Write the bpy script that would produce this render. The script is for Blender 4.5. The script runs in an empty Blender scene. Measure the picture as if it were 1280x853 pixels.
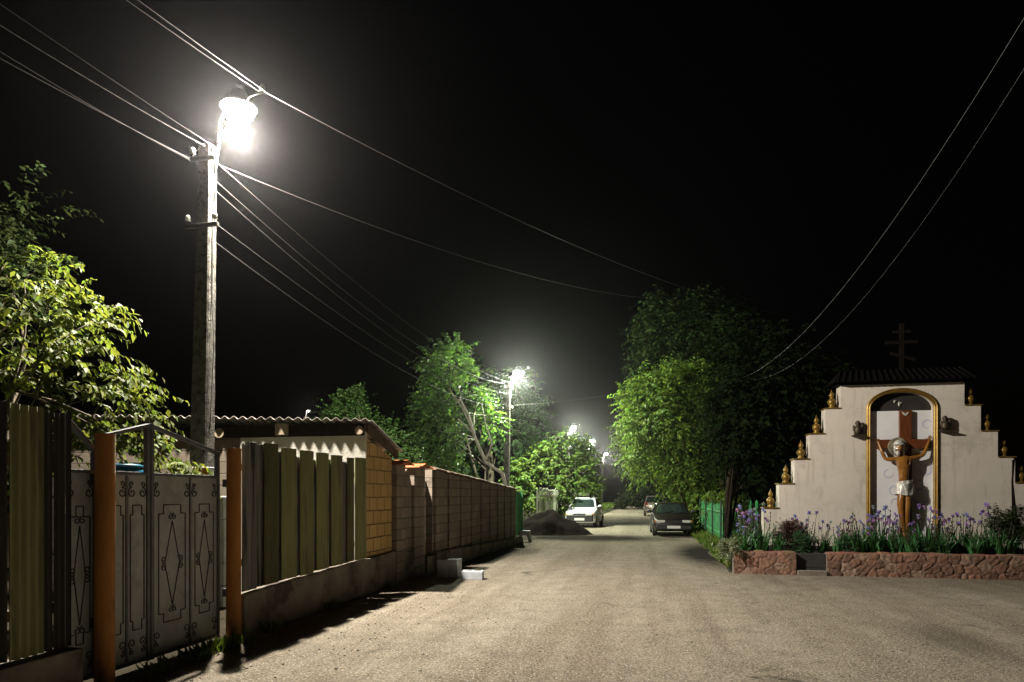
import bpy, bmesh, math, random
import numpy as np
from mathutils import Vector, Matrix, noise
random.seed(7); RNG = np.random.default_rng(11)
SC = bpy.context.scene
COL = SC.collection
R = math.radians
F, HZ, CAM = 853.33, 620.0, 1.65          # focal length in photo pixels, horizon row, eye height
A = math.atan(0.2); CA, SA = math.cos(A), math.sin(A)
GLOW_DENSITY = .0002
UF = -4.667                                # street-frame offset of the fence line

# ------------------------------------------------------------------ frames
def S(u, v, z=0.0):                        # street frame (u right, v along the street) -> world
    return Vector((u*CA + v*SA, -u*SA + v*CA, z))
def P(px, py, d):                          # photo pixel at depth d -> world
    return Vector(((px-640)/F*d, d, CAM + (HZ-py)/F*d))
def vX(px, u=UF):                          # where the vertical through a pixel meets the line u = const
    k = (px-640)/F
    d = u/(k*CA - SA)
    return k*d*SA + d*CA
def UV(px, d):                             # street coordinates of pixel column at depth d
    x = (px-640)/F*d
    return x*CA - d*SA, x*SA + d*CA

# ------------------------------------------------------------------ objects
def tag(o, label=None, cat=None, group=None, kind=None):
    if label: o['label'] = label
    if cat: o['category'] = cat
    if group: o['group'] = group
    if kind: o['kind'] = kind
    return o
def thing(name, label, cat, loc=(0, 0, 0), rz=0.0, group=None):
    o = bpy.data.objects.new(name, None); COL.objects.link(o)
    o.empty_display_size = .2
    o.location = loc; o.rotation_euler = (0, 0, rz)
    return tag(o, label, cat, group)
def copy_tree(o, parent=None):
    c = o.copy(); COL.objects.link(c)
    if parent is not None:
        c.parent = parent; c.matrix_parent_inverse = o.matrix_parent_inverse.copy()
    for ch in [k for k in o.children]:
        copy_tree(ch, c)
    return c

class MB:
    def __init__(s): s.v = []; s.f = []; s.c = []; s.mi = []; s.cur = None; s.m = 0
    def add(s, vs, fs, col=None):
        b = len(s.v)
        s.v += [tuple(x) for x in vs]
        s.f += [tuple(b+i for i in f) for f in fs]
        s.mi += [s.m]*len(fs)
        s.c += [col or s.cur or (1, 1, 1)]*len(vs)
        return s
    def box(s, x0, x1, y0, y1, z0, z1, M=None, col=None, j=0):
        vs = [Vector((x, y, z)) for z in (z0, z1) for y in (y0, y1) for x in (x0, x1)]
        if j: vs = [q+Vector((random.uniform(-j, j), random.uniform(-j, j), random.uniform(-j, j))) for q in vs]
        if M is not None: vs = [M @ q for q in vs]
        return s.add(vs, [(0, 2, 3, 1), (4, 5, 7, 6), (0, 1, 5, 4), (2, 6, 7, 3), (0, 4, 6, 2), (1, 3, 7, 5)], col)
    def bar(s, a, b, w, h, up=(0, 0, 1), col=None):
        a, b = Vector(a), Vector(b); d = (b-a); L = d.length; d.normalize()
        x = d.cross(Vector(up))
        if x.length < 1e-4: x = d.cross(Vector((1, 0, 0)))
        x.normalize(); z = x.cross(d)
        M = Matrix((x, d, z)).transposed().to_4x4(); M.translation = a
        return s.box(-w/2, w/2, 0, L, -h/2, h/2, M, col)
    def tube(s, pts, r, seg=8, caps=True, col=None):
        pts = [Vector(p) for p in pts]; n = len(pts)
        rs = r if isinstance(r, (list, tuple)) else [r]*n
        vs, fs = [], []
        ref = None
        for i, p in enumerate(pts):
            t = (pts[min(i+1, n-1)] - pts[max(i-1, 0)])
            if t.length < 1e-9: t = Vector((0, 0, 1))
            t.normalize()
            if ref is None:
                ref = t.cross(Vector((0, 0, 1)))
                if ref.length < .05: ref = t.cross(Vector((1, 0, 0)))
            ref = ref - t*ref.dot(t); ref.normalize()
            q = t.cross(ref)
            for k in range(seg):
                a = 2*math.pi*k/seg
                vs.append(p + (ref*math.cos(a) + q*math.sin(a))*rs[i])
        for i in range(n-1):
            for k in range(seg):
                k2 = (k+1) % seg
                fs.append((i*seg+k, i*seg+k2, (i+1)*seg+k2, (i+1)*seg+k))
        if caps:
            fs.append(tuple(range(seg))[::-1]); fs.append(tuple((n-1)*seg+k for k in range(seg)))
        return s.add(vs, fs, col)
    def lathe(s, prof, c=(0, 0, 0), seg=20, M=None, col=None):
        vs, fs = [], []
        c = Vector(c)
        for (r, z) in prof:
            for k in range(seg):
                a = 2*math.pi*k/seg
                q = Vector((r*math.cos(a), r*math.sin(a), z))
                if M is not None: q = M @ q
                vs.append(c+q)
        n = len(prof)
        for i in range(n-1):
            for k in range(seg):
                k2 = (k+1) % seg
                fs.append((i*seg+k, i*seg+k2, (i+1)*seg+k2, (i+1)*seg+k))
        fs.append(tuple(range(seg))[::-1]); fs.append(tuple((n-1)*seg+k for k in range(seg)))
        return s.add(vs, fs, col)
    def prism(s, poly, a, b, axes='xzy', skip=(), M=None, col=None):
        # polygon in the plane of the first two axes, extruded from a to b on the third
        idx = ['xyz'.index(q) for q in axes]; n = len(poly); vs = []
        for e in (a, b):
            for p in poly:
                q = [0, 0, 0]; q[idx[0]] = p[0]; q[idx[1]] = p[1]; q[idx[2]] = e
                q = Vector(q)
                vs.append(M @ q if M is not None else q)
        fs = [tuple(range(n))[::-1], tuple(range(n, 2*n))]
        for i in range(n):
            if i in skip: continue
            i2 = (i+1) % n
            fs.append((i, i2, n+i2, n+i))
        return s.add(vs, fs, col)
    def corr(s, o, e1, e2, n, w, h, pitch, amp, th=.008, top=None, step=6, col=None, jag=0):
        # corrugated sheet: waves run along e1, ridges along e2
        o, e1, e2, n = Vector(o), Vector(e1), Vector(e2), Vector(n)
        N = max(4, int(w/pitch*step)); vs = []; fs = []
        for i in range(N+1):
            t = w*i/N; a = amp*math.cos(2*math.pi*t/pitch)
            hh = h + (top(t) if top else 0) + (random.uniform(-jag, jag) if jag else 0)
            for (zz, off) in ((0, 0), (hh, 0), (0, th), (hh, th)):
                vs.append(o + e1*t + e2*zz + n*(a+off))
        for i in range(N):
            b = i*4; c = b+4
            fs += [(b, c, c+1, b+1), (b+2, b+3, c+3, c+2), (b+1, c+1, c+3, b+3), (b, b+2, c+2, c)]
        fs += [(0, 1, 3, 2), (N*4, N*4+2, N*4+3, N*4+1)]
        return s.add(vs, fs, col)
    def sph(s, c, r, seg=12, rings=8, sc=(1, 1, 1), M=None, col=None):
        prof = [(max(1e-4, math.sin(math.pi*i/rings))*r, -math.cos(math.pi*i/rings)*r) for i in range(rings+1)]
        Q = Matrix.Diagonal((sc[0], sc[1], sc[2], 1))
        if M is not None: Q = M @ Q
        return s.lathe(prof, c, seg, Q, col)
    def build(s, name, mat, parent=None, smooth=False, bevel=0, seg=2, sub=0):
        me = bpy.data.meshes.new(name)
        me.from_pydata(s.v, [], s.f); me.update()
        bm = bmesh.new(); bm.from_mesh(me); bmesh.ops.recalc_face_normals(bm, faces=bm.faces); bm.to_mesh(me); bm.free()
        for m in (mat if isinstance(mat, (list, tuple)) else [mat]): me.materials.append(m)
        if any(s.mi): me.polygons.foreach_set('material_index', s.mi)
        at = me.color_attributes.new('col', 'FLOAT_COLOR', 'POINT')
        at.data.foreach_set('color', np.concatenate([np.array(s.c, dtype=np.float32).reshape(-1, 3), np.ones((len(s.v), 1), np.float32)], 1).ravel())
        if smooth: me.polygons.foreach_set('use_smooth', [True]*len(me.polygons))
        o = bpy.data.objects.new(name, me); COL.objects.link(o)
        if parent is not None: o.parent = parent
        if bevel:
            b = o.modifiers.new('edge', 'BEVEL'); b.width = bevel; b.segments = seg; b.limit_method = 'ANGLE'; b.angle_limit = R(35)
        if sub:
            b = o.modifiers.new('sub', 'SUBSURF'); b.levels = sub; b.render_levels = sub
        return o

# ------------------------------------------------------------------ materials
def new_mat(name):
    m = bpy.data.materials.new(name); m.use_nodes = True
    nt = m.node_tree; nt.nodes.clear()
    out = nt.nodes.new('ShaderNodeOutputMaterial')
    b = nt.nodes.new('ShaderNodeBsdfPrincipled')
    nt.links.new(b.outputs[0], out.inputs[0])
    return m, nt, b, out
def N_(nt, t, **kw):
    n = nt.nodes.new(t)
    for k, v in kw.items():
        if k in n.inputs: n.inputs[k].default_value = v
        else: setattr(n, k, v)
    return n
def mixc(nt, fac, a, b, mode='MIX'):
    n = nt.nodes.new('ShaderNodeMix'); n.data_type = 'RGBA'; n.blend_type = mode
    for sock, val in ((n.inputs[0], fac), (n.inputs[6], a), (n.inputs[7], b)):
        if hasattr(val, 'is_output'): nt.links.new(val, sock)
        elif isinstance(val, (int, float)): sock.default_value = val
        else: sock.default_value = (*val, 1)
    return n.outputs[2]
def ramp(nt, src, a, b):
    n = nt.nodes.new('ShaderNodeMapRange'); n.inputs[1].default_value = a; n.inputs[2].default_value = b
    nt.links.new(src, n.inputs[0]); return n.outputs[0]
def bump(nt, b, src, strength, dist=.01, prev=None):
    n = nt.nodes.new('ShaderNodeBump'); n.inputs['Strength'].default_value = strength; n.inputs['Distance'].default_value = dist
    nt.links.new(src, n.inputs['Height'])
    if prev is not None: nt.links.new(prev, n.inputs['Normal'])
    nt.links.new(n.outputs[0], b.inputs['Normal']); return n.outputs[0]
def coords(nt, world=False, scale=None):
    if world: o = nt.nodes.new('ShaderNodeNewGeometry').outputs['Position']
    else: o = nt.nodes.new('ShaderNodeTexCoord').outputs['Object']
    if scale:
        m = nt.nodes.new('ShaderNodeMapping'); m.inputs['Scale'].default_value = scale
        nt.links.new(o, m.inputs[0]); o = m.outputs[0]
    return o
def noise_(nt, co, scale, detail=5, rough=.6, dist=0):
    n = N_(nt, 'ShaderNodeTexNoise'); n.inputs['Scale'].default_value = scale
    n.inputs['Detail'].default_value = detail; n.inputs['Roughness'].default_value = rough; n.inputs['Distortion'].default_value = dist
    nt.links.new(co, n.inputs['Vector']); return n.outputs['Fac']

def pm(name, c1, c2=None, scale=3, rough=.8, metal=0, bmp=.3, bscale=40, bdist=.006, stretch=None, attr=False, spec=.4, c3=None, s3=1.2, coat=0):
    m, nt, b, out = new_mat(name)
    co = coords(nt, scale=stretch)
    f = ramp(nt, noise_(nt, co, scale), .36, .66)
    c = mixc(nt, f, c1, c2 or tuple(x*.75 for x in c1))
    if c3: c = mixc(nt, ramp(nt, noise_(nt, co, s3, 8, .7), .52, .62), c, c3)
    if attr:
        at = N_(nt, 'ShaderNodeAttribute', attribute_name='col'); c = mixc(nt, 1.0, c, at.outputs['Color'], 'MULTIPLY')
    nt.links.new(c, b.inputs['Base Color'])
    b.inputs['Roughness'].default_value = rough; b.inputs['Metallic'].default_value = metal
    b.inputs['Specular IOR Level'].default_value = spec
    b.inputs['Coat Weight'].default_value = coat
    if bmp: bump(nt, b, noise_(nt, co, bscale, 6, .65), bmp, bdist)
    return m

def block_mat(name, c1, c2, mortar, w, h, axis='y', msize=.012, distort=.0, bmp=.6, rough=.9, stain=None, off=.5):
    m, nt, b, out = new_mat(name)
    co = coords(nt)
    sp = nt.nodes.new('ShaderNodeSeparateXYZ'); nt.links.new(co, sp.inputs[0])
    cb = nt.nodes.new('ShaderNodeCombineXYZ')
    nt.links.new(sp.outputs['Y' if axis == 'y' else 'X'], cb.inputs[0]); nt.links.new(sp.outputs['Z'], cb.inputs[1])
    vec = cb.outputs[0]
    if distort:
        nn = N_(nt, 'ShaderNodeTexNoise'); nn.inputs['Scale'].default_value = 3.2; nn.inputs['Detail'].default_value = 3
        nt.links.new(co, nn.inputs['Vector'])
        vm = N_(nt, 'ShaderNodeVectorMath', operation='MULTIPLY_ADD'); vm.inputs[1].default_value = (distort, distort, 0)
        nt.links.new(nn.outputs['Color'], vm.inputs[0]); nt.links.new(vec, vm.inputs[2]); vec = vm.outputs[0]
    br = nt.nodes.new('ShaderNodeTexBrick')
    br.inputs['Scale'].default_value = 1; br.inputs['Brick Width'].default_value = w; br.inputs['Row Height'].default_value = h
    br.inputs['Mortar Size'].default_value = msize; br.inputs['Mortar Smooth'].default_value = .3
    br.inputs['Color1'].default_value = (*c1, 1); br.inputs['Color2'].default_value = (*c2, 1); br.inputs['Mortar'].default_value = (*mortar, 1)
    br.offset = off
    nt.links.new(vec, br.inputs['Vector'])
    c = br.outputs['Color']
    big = noise_(nt, co, 1.7, 7, .65)
    c = mixc(nt, ramp(nt, big, .4, .75), c, stain or tuple(x*.55 for x in c1))
    c = mixc(nt, .35, c, mixc(nt, noise_(nt, co, 60, 4), (.0, .0, .0), (1, 1, 1)), 'OVERLAY')
    nt.links.new(c, b.inputs['Base Color']); b.inputs['Roughness'].default_value = rough
    inv = N_(nt, 'ShaderNodeMath', operation='SUBTRACT'); inv.inputs[0].default_value = 1; nt.links.new(br.outputs['Fac'], inv.inputs[1])
    p = bump(nt, b, inv.outputs[0], bmp, .02)
    bump(nt, b, noise_(nt, co, 55, 6, .7), .5, .006, p)
    return m

def leaf_mat(name, trans=.4, rough=.55, sp=.16):
    m, nt, b, out = new_mat(name)
    at = N_(nt, 'ShaderNodeAttribute', attribute_name='col')
    nt.links.new(at.outputs['Color'], b.inputs['Base Color']); b.inputs['Roughness'].default_value = rough
    b.inputs['Specular IOR Level'].default_value = sp
    tr = nt.nodes.new('ShaderNodeBsdfTranslucent')
    nt.links.new(mixc(nt, 1.0, at.outputs['Color'], (1.25, 1.25, .7), 'MULTIPLY'), tr.inputs[0])
    mx = nt.nodes.new('ShaderNodeMixShader'); mx.inputs[0].default_value = trans
    nt.links.new(b.outputs[0], mx.inputs[1]); nt.links.new(tr.outputs[0], mx.inputs[2]); nt.links.new(mx.outputs[0], out.inputs[0])
    return m
def emit_mat(name, col, strength):
    m, nt, b, out = new_mat(name)
    b.inputs['Base Color'].default_value = (.8, .8, .8, 1)
    b.inputs['Emission Color'].default_value = (*col, 1); b.inputs['Emission Strength'].default_value = strength
    return m
def flat(name, c, rough=.5, metal=0, spec=.5, coat=0, trans=0):
    m, nt, b, out = new_mat(name)
    b.inputs['Base Color'].default_value = (*c, 1); b.inputs['Roughness'].default_value = rough; b.inputs['Metallic'].default_value = metal
    b.inputs['Specular IOR Level'].default_value = spec; b.inputs['Coat Weight'].default_value = coat; b.inputs['Transmission Weight'].default_value = trans
    return m

M = {}
def gp(px, py):
    d = CAM*F/(py-HZ); return ((px-640)/F*d, d)
STAINS_AND_SHADE = [(*gp(735, 672.5), 4.0, 2.6, .95), (*gp(590, 699), .9, 2.8, .8), (*gp(625, 690), 1.0, 3.2, .6), (*gp(885, 692), 1.2, 4.4, .95), (*gp(800, 655), 3.4, 3.2, .7), (*gp(1190, 800), .5, 1.2, .35), (*gp(660, 690), .5, 1.4, .4)]  # road-edge dirt, plus cast-shadow bands painted across the road
# the dusty asphalt
m, nt, b, out = new_mat('asphalt')
co = coords(nt, True)
big = noise_(nt, co, .35, 6, .62); mid = noise_(nt, co, 2.2, 7, .7); fine = noise_(nt, co, 90, 3, .7)
vo = N_(nt, 'ShaderNodeTexVoronoi'); vo.inputs['Scale'].default_value = 62; nt.links.new(co, vo.inputs['Vector'])
c = mixc(nt, ramp(nt, big, .3, .7), (.285, .25, .205), (.23, .20, .162))
c = mixc(nt, ramp(nt, mid, .45, .8), c, (.11, .095, .072))
wm = nt.nodes.new('ShaderNodeMapping'); wm.vector_type = 'TEXTURE'; wm.inputs['Rotation'].default_value = (0, 0, -A); wm.inputs['Scale'].default_value = (.9, 16, 1)
nt.links.new(co, wm.inputs[0])
c = mixc(nt, ramp(nt, noise_(nt, wm.outputs[0], 1.3, 6, .65), .44, .66), c, (.16, .132, .103))
grain = ramp(nt, vo.outputs['Distance'], .0, .75)
c = mixc(nt, .85, c, mixc(nt, vo.outputs['Color'], (.32, .32, .32), (.72, .7, .66)), 'OVERLAY')
c = mixc(nt, ramp(nt, fine, .56, .7), c, (.07, .06, .045))
gr2 = noise_(nt, co, 30, 3, .75)
c = mixc(nt, ramp(nt, gr2, .50, .62), c, mixc(nt, 1., c, (.52, .50, .46), 'MULTIPLY'))
c = mixc(nt, ramp(nt, noise_(nt, co, 41, 2, .6), .58, .66), c, (.46, .42, .36))
# tar-dark damp patches and hairline cracks
c = mixc(nt, ramp(nt, noise_(nt, co, .55, 8, .75, .6), .60, .68), c, (.06, .052, .042))
v2 = N_(nt, 'ShaderNodeTexVoronoi', feature='DISTANCE_TO_EDGE'); v2.inputs['Scale'].default_value = .2
dn = N_(nt, 'ShaderNodeTexNoise'); dn.inputs['Scale'].default_value = 1.4; dn.inputs['Detail'].default_value = 6
nt.links.new(co, dn.inputs['Vector'])
vm = N_(nt, 'ShaderNodeVectorMath', operation='MULTIPLY_ADD'); vm.inputs[1].default_value = (.9, .9, 0)
nt.links.new(dn.outputs['Color'], vm.inputs[0]); nt.links.new(co, vm.inputs[2]); nt.links.new(vm.outputs[0], v2.inputs['Vector'])
crk = N_(nt, 'ShaderNodeMath', operation='MULTIPLY'); crk.inputs[1].default_value = .22; nt.links.new(ramp(nt, v2.outputs['Distance'], .008, .0), crk.inputs[0])
c = mixc(nt, crk.outputs[0], c, (.09, .08, .06))
for (wx, wy, rx, ry, st_) in STAINS_AND_SHADE:  # dirt marks and painted shadow bands share one near-black colour
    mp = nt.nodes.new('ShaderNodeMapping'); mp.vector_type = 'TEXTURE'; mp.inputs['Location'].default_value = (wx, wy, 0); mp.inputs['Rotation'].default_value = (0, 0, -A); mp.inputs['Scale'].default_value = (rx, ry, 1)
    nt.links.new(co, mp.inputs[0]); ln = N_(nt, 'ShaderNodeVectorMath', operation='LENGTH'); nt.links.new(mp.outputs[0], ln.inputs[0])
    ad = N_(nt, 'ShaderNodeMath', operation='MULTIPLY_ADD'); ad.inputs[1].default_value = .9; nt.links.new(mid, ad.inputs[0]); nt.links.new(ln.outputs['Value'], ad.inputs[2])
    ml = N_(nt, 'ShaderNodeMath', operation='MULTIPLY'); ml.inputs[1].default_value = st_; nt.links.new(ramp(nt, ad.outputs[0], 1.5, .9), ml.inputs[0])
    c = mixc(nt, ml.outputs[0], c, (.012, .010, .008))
nt.links.new(c, b.inputs['Base Color']); b.inputs['Roughness'].default_value = 1.0; b.inputs['Specular IOR Level'].default_value = .02
p1 = bump(nt, b, grain, .9, .006)
p2 = bump(nt, b, mid, .5, .03, p1)
M['asphalt'] = m
M['earth'] = pm('earth', (.04, .032, .02), (.024, .02, .013), 2.5, .95, bmp=.8, bscale=25, bdist=.03, spec=.1)
M['soil'] = pm('soil', (.013, .010, .008), (.008, .006, .005), 4, 1.0, bmp=.9, bscale=18, bdist=.05, spec=.03)
M['turf'] = pm('turf', (.05, .075, .022), (.075, .065, .035), 3, .95, bmp=.8, bscale=40, bdist=.03)
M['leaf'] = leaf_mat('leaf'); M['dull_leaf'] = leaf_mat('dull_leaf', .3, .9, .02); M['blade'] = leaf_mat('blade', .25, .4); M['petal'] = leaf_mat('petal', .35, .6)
M['bark'] = pm('bark', (.16, .13, .095), (.09, .07, .05), 6, .9, bmp=.8, bscale=25, bdist=.02, stretch=(1, 1, .25))
M['dark_bark'] = pm('dark_bark', (.035, .028, .02), (.018, .014, .01), 6, .95, bmp=.8, bscale=25, bdist=.02, stretch=(1, 1, .25), spec=.05)
M['pale_bark'] = pm('pale_bark', (.36, .33, .27), (.2, .18, .14), 8, .85, bmp=.6, bscale=30, bdist=.01, stretch=(1, 1, .4))
M['concrete'] = pm('concrete', (.36, .34, .30), (.22, .205, .18), 9, .92, bmp=1.0, bscale=34, bdist=.03, c3=(.12, .11, .1), s3=14)
M['old_concrete'] = pm('old_concrete', (.17, .16, .14), (.10, .093, .08), 9, .95, bmp=1.0, bscale=26, bdist=.05, c3=(.05, .046, .04), s3=9, spec=.1)
M['plinth'] = pm('plinth_concrete', (.26, .225, .185), (.15, .125, .10), 2.2, .95, bmp=.8, bscale=16, bdist=.025, c3=(.08, .066, .052), s3=1.6)
M['white_concrete'] = pm('white_concrete', (.55, .57, .62), (.42, .44, .48), 6, .85, bmp=.4, bscale=40)
M['olive'] = pm('olive_paint', (.27, .28, .12), (.20, .215, .09), 3, .75, bmp=.4, bscale=30, stretch=(1, 3, .3), c3=(.15, .14, .085), s3=2.5, attr=True)
M['plank'] = pm('weathered_plank', (.22, .22, .21), (.13, .13, .125), 6, .9, bmp=.7, bscale=30, stretch=(1, 4, .2), c3=(.035, .032, .03), s3=3, attr=True)
M['dark_plank'] = pm('dark_plank', (.05, .048, .042), (.03, .028, .025), 6, .9, bmp=.7, bscale=30, stretch=(1, 4, .2), attr=True)
M['rust'] = pm('rust_orange_paint', (.43, .18, .032), (.31, .12, .022), 5, .7, bmp=.4, bscale=45, stretch=(1, 1, .3), c3=(.13, .055, .025), s3=3)
M['gate'] = pm('grey_gate_paint', (.40, .42, .405), (.31, .33, .32), 4, .6, bmp=.25, bscale=25, c3=(.29, .285, .26), s3=3.5)
M['gate_iron'] = pm('dark_gate_iron', (.04, .042, .045), (.025, .026, .028), 8, .55, bmp=.2)
M['gate_frame'] = pm('gate_frame_paint', (.13, .14, .145), (.09, .095, .10), 8, .55, bmp=.2)
M['plate'] = pm('worn_steel_plate', (.42, .41, .38), (.3, .29, .27), 12, .5, .6, bmp=.2)
M['stucco'] = pm('shrine_stucco', (.62, .56, .49), (.56, .505, .44), 1.6, .92, bmp=.55, bscale=60, bdist=.006, c3=(.48, .43, .37), s3=.9)
nt = M['stucco'].node_tree; b = [n for n in nt.nodes if n.type == 'BSDF_PRINCIPLED'][0]
src = b.inputs['Base Color'].links[0].from_socket; co = coords(nt, scale=(3.2, 3.2, .28))
dr = mixc(nt, ramp(nt, noise_(nt, co, 2.4, 7, .7), .54, .74), src, mixc(nt, 1., src, (.66, .63, .58), 'MULTIPLY'))
dr = mixc(nt, ramp(nt, noise_(nt, coords(nt), .8, 9, .75), .58, .66), dr, mixc(nt, 1., dr, (.80, .78, .74), 'MULTIPLY'))
nt.links.new(dr, b.inputs['Base Color'])
M['shed_white'] = pm('shed_whitewash', (.72, .69, .62), (.58, .55, .48), 3, .9, bmp=.6, bscale=30, bdist=.012)
M['asbestos'] = pm('asbestos_sheet', (.30, .27, .235), (.17, .15, .13), 4, .92, bmp=.5, bscale=30, c3=(.10, .09, .08), s3=2)
M['timber'] = pm('old_timber', (.13, .09, .06), (.08, .055, .038), 6, .9, bmp=.6, bscale=25)
M['shaded_timber'] = pm('shaded_timber', (.035, .024, .017), (.022, .015, .011), 6, .95, bmp=.5, spec=.1)  # dark fascia timber with the eave shadow painted into its colour
M['log'] = pm('sawn_log_end', (.42, .34, .25), (.30, .23, .16), 10, .9, bmp=.4)
M['tuff'] = block_mat('yellow_tuff_block', (.66, .44, .17), (.54, .345, .125), (.13, .085, .04), .34, .235, 'y', .013, .035, .8, stain=(.45, .30, .115))
M['block'] = block_mat('grey_block', (.33, .27, .215), (.22, .18, .145), (.14, .11, .09), .40, .205, 'y', .013, .022, .8, stain=(.19, .145, .115))
M['tile'] = pm('terracotta', (.50, .17, .065), (.36, .12, .05), 7, .8, bmp=.4)
M['coping'] = pm('old_tile_coping', (.26, .15, .09), (.16, .10, .07), 5, .85, bmp=.4)
M['green'] = pm('green_paint', (.05, .34, .11), (.035, .25, .085), 4, .5, bmp=.2, c3=(.10, .09, .06), s3=4)
M['dark_green'] = pm('dark_green_paint', (.02, .075, .035), (.014, .05, .025), 4, .5, bmp=.2)
M['pale_picket'] = pm('pale_picket', (.40, .42, .33), (.28, .30, .23), 6, .85, bmp=.4, stretch=(1, 1, .3))
M['steel'] = pm('galvanised', (.42, .42, .42), (.3, .3, .3), 10, .5, .5, bmp=.2)
M['iron'] = pm('dark_iron', (.06, .055, .05), (.035, .03, .03), 10, .6, .4, bmp=.2)
M['porcelain'] = flat('porcelain', (.72, .70, .66), .25)
M['wire'] = flat('aluminium_wire', (.085, .082, .08), .6, .1)
M['gold'] = pm('gold_paint', (.27, .165, .03), (.17, .10, .022), 9, .42, .5, bmp=.2, bscale=60)
M['wood'] = pm('varnished_wood', (.15, .045, .016), (.09, .026, .01), 7, .32, bmp=.25, bscale=20, stretch=(4, 4, .5), coat=.4)
M['dark_wood'] = pm('dark_wood', (.006, .004, .003), (.004, .003, .002), 7, .9, bmp=.4, spec=.1)
M['bronze_skin'] = pm('varnished_statue', (.31, .135, .026), (.15, .058, .013), 5, .25, bmp=.25, bscale=35, coat=.6)
M['silver'] = pm('silver_paint', (.62, .60, .55), (.40, .38, .34), 16, .42, .25, bmp=.5, bscale=45, bdist=.01)
M['halo'] = pm('halo_paint', (.34, .30, .22), (.20, .17, .12), 14, .45, .4, bmp=.4)
M['panel'] = pm('niche_whitewash', (.74, .73, .74), (.66, .655, .68), 2.5, .85, bmp=.3)
M['jamb'] = pm('niche_jamb_paint', (.55, .56, .58), (.5, .5, .52), 2.5, .85, bmp=.3)
M['bluewash'] = pm('blue_swirl_paint', (.46, .49, .62), (.56, .57, .65), 9, .85, bmp=.1)
M['black_paint'] = pm('dark_lunette_paint', (.018, .015, .014), (.03, .024, .02), 4, .8, bmp=.2)
M['roof_dark'] = pm('dark_roof_tile', (.005, .004, .0035), (.003, .003, .003), 6, .9, bmp=.5, spec=.05)
M['slab'] = pm('dark_step_stone', (.035, .034, .034), (.025, .024, .024), 6, .7, bmp=.5)
M['ornament'] = pm('dark_bronze', (.07, .05, .03), (.04, .03, .02), 12, .5, .4, bmp=.6)

# stones of the flower bed: colour per stone from the mesh
m, nt, b, out = new_mat('pink_stone')
co = coords(nt); at = N_(nt, 'ShaderNodeAttribute', attribute_name='col')
c = mixc(nt, ramp(nt, noise_(nt, co, 14, 7, .7), .35, .7), at.outputs['Color'], mixc(nt, 1., at.outputs['Color'], (.55, .55, .58), 'MULTIPLY'))
nt.links.new(c, b.inputs['Base Color']); b.inputs['Roughness'].default_value = .75
bump(nt, b, noise_(nt, co, 38, 7, .7), .7, .012); M['stone'] = m

# ------------------------------------------------------------------ foliage
def leaf_object(name, Pt, D, Nn, L, Wr, Cc, mat, parent):
    n = len(Pt)
    D = D/np.linalg.norm(D, axis=1, keepdims=True)
    Sd = np.cross(D, Nn); Sd /= (np.linalg.norm(Sd, axis=1, keepdims=True)+1e-9)
    up = np.cross(Sd, D)
    L = L[:, None]
    mid = Pt + D*L*.45
    v = np.empty((n, 4, 3), np.float32)
    v[:, 0] = Pt; v[:, 1] = mid + Sd*L*Wr + up*L*.10; v[:, 2] = Pt + D*L; v[:, 3] = mid - Sd*L*Wr + up*L*.10
    me = bpy.data.meshes.new(name)
    me.vertices.add(n*4); me.vertices.foreach_set('co', v.ravel())
    idx = np.arange(n)*4
    tri = np.stack([idx, idx+1, idx+2, idx, idx+2, idx+3], 1).ravel().astype(np.int32)
    me.loops.add(n*6); me.loops.foreach_set('vertex_index', tri)
    me.polygons.add(n*2); me.polygons.foreach_set('loop_start', (np.arange(n*2)*3).astype(np.int32))
    try: me.polygons.foreach_set('loop_total', np.full(n*2, 3, np.int32))
    except Exception: pass
    me.update(calc_edges=True)
    at = me.color_attributes.new('col', 'FLOAT_COLOR', 'POINT')
    cc = np.ones((n, 4, 4), np.float32); cc[:, :, :3] = Cc[:, None, :]
    at.data.foreach_set('color', cc.ravel())
    me.materials.append(mat); me.validate()
    o = bpy.data.objects.new(name, me); COL.objects.link(o); o.parent = parent
    return o

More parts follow.
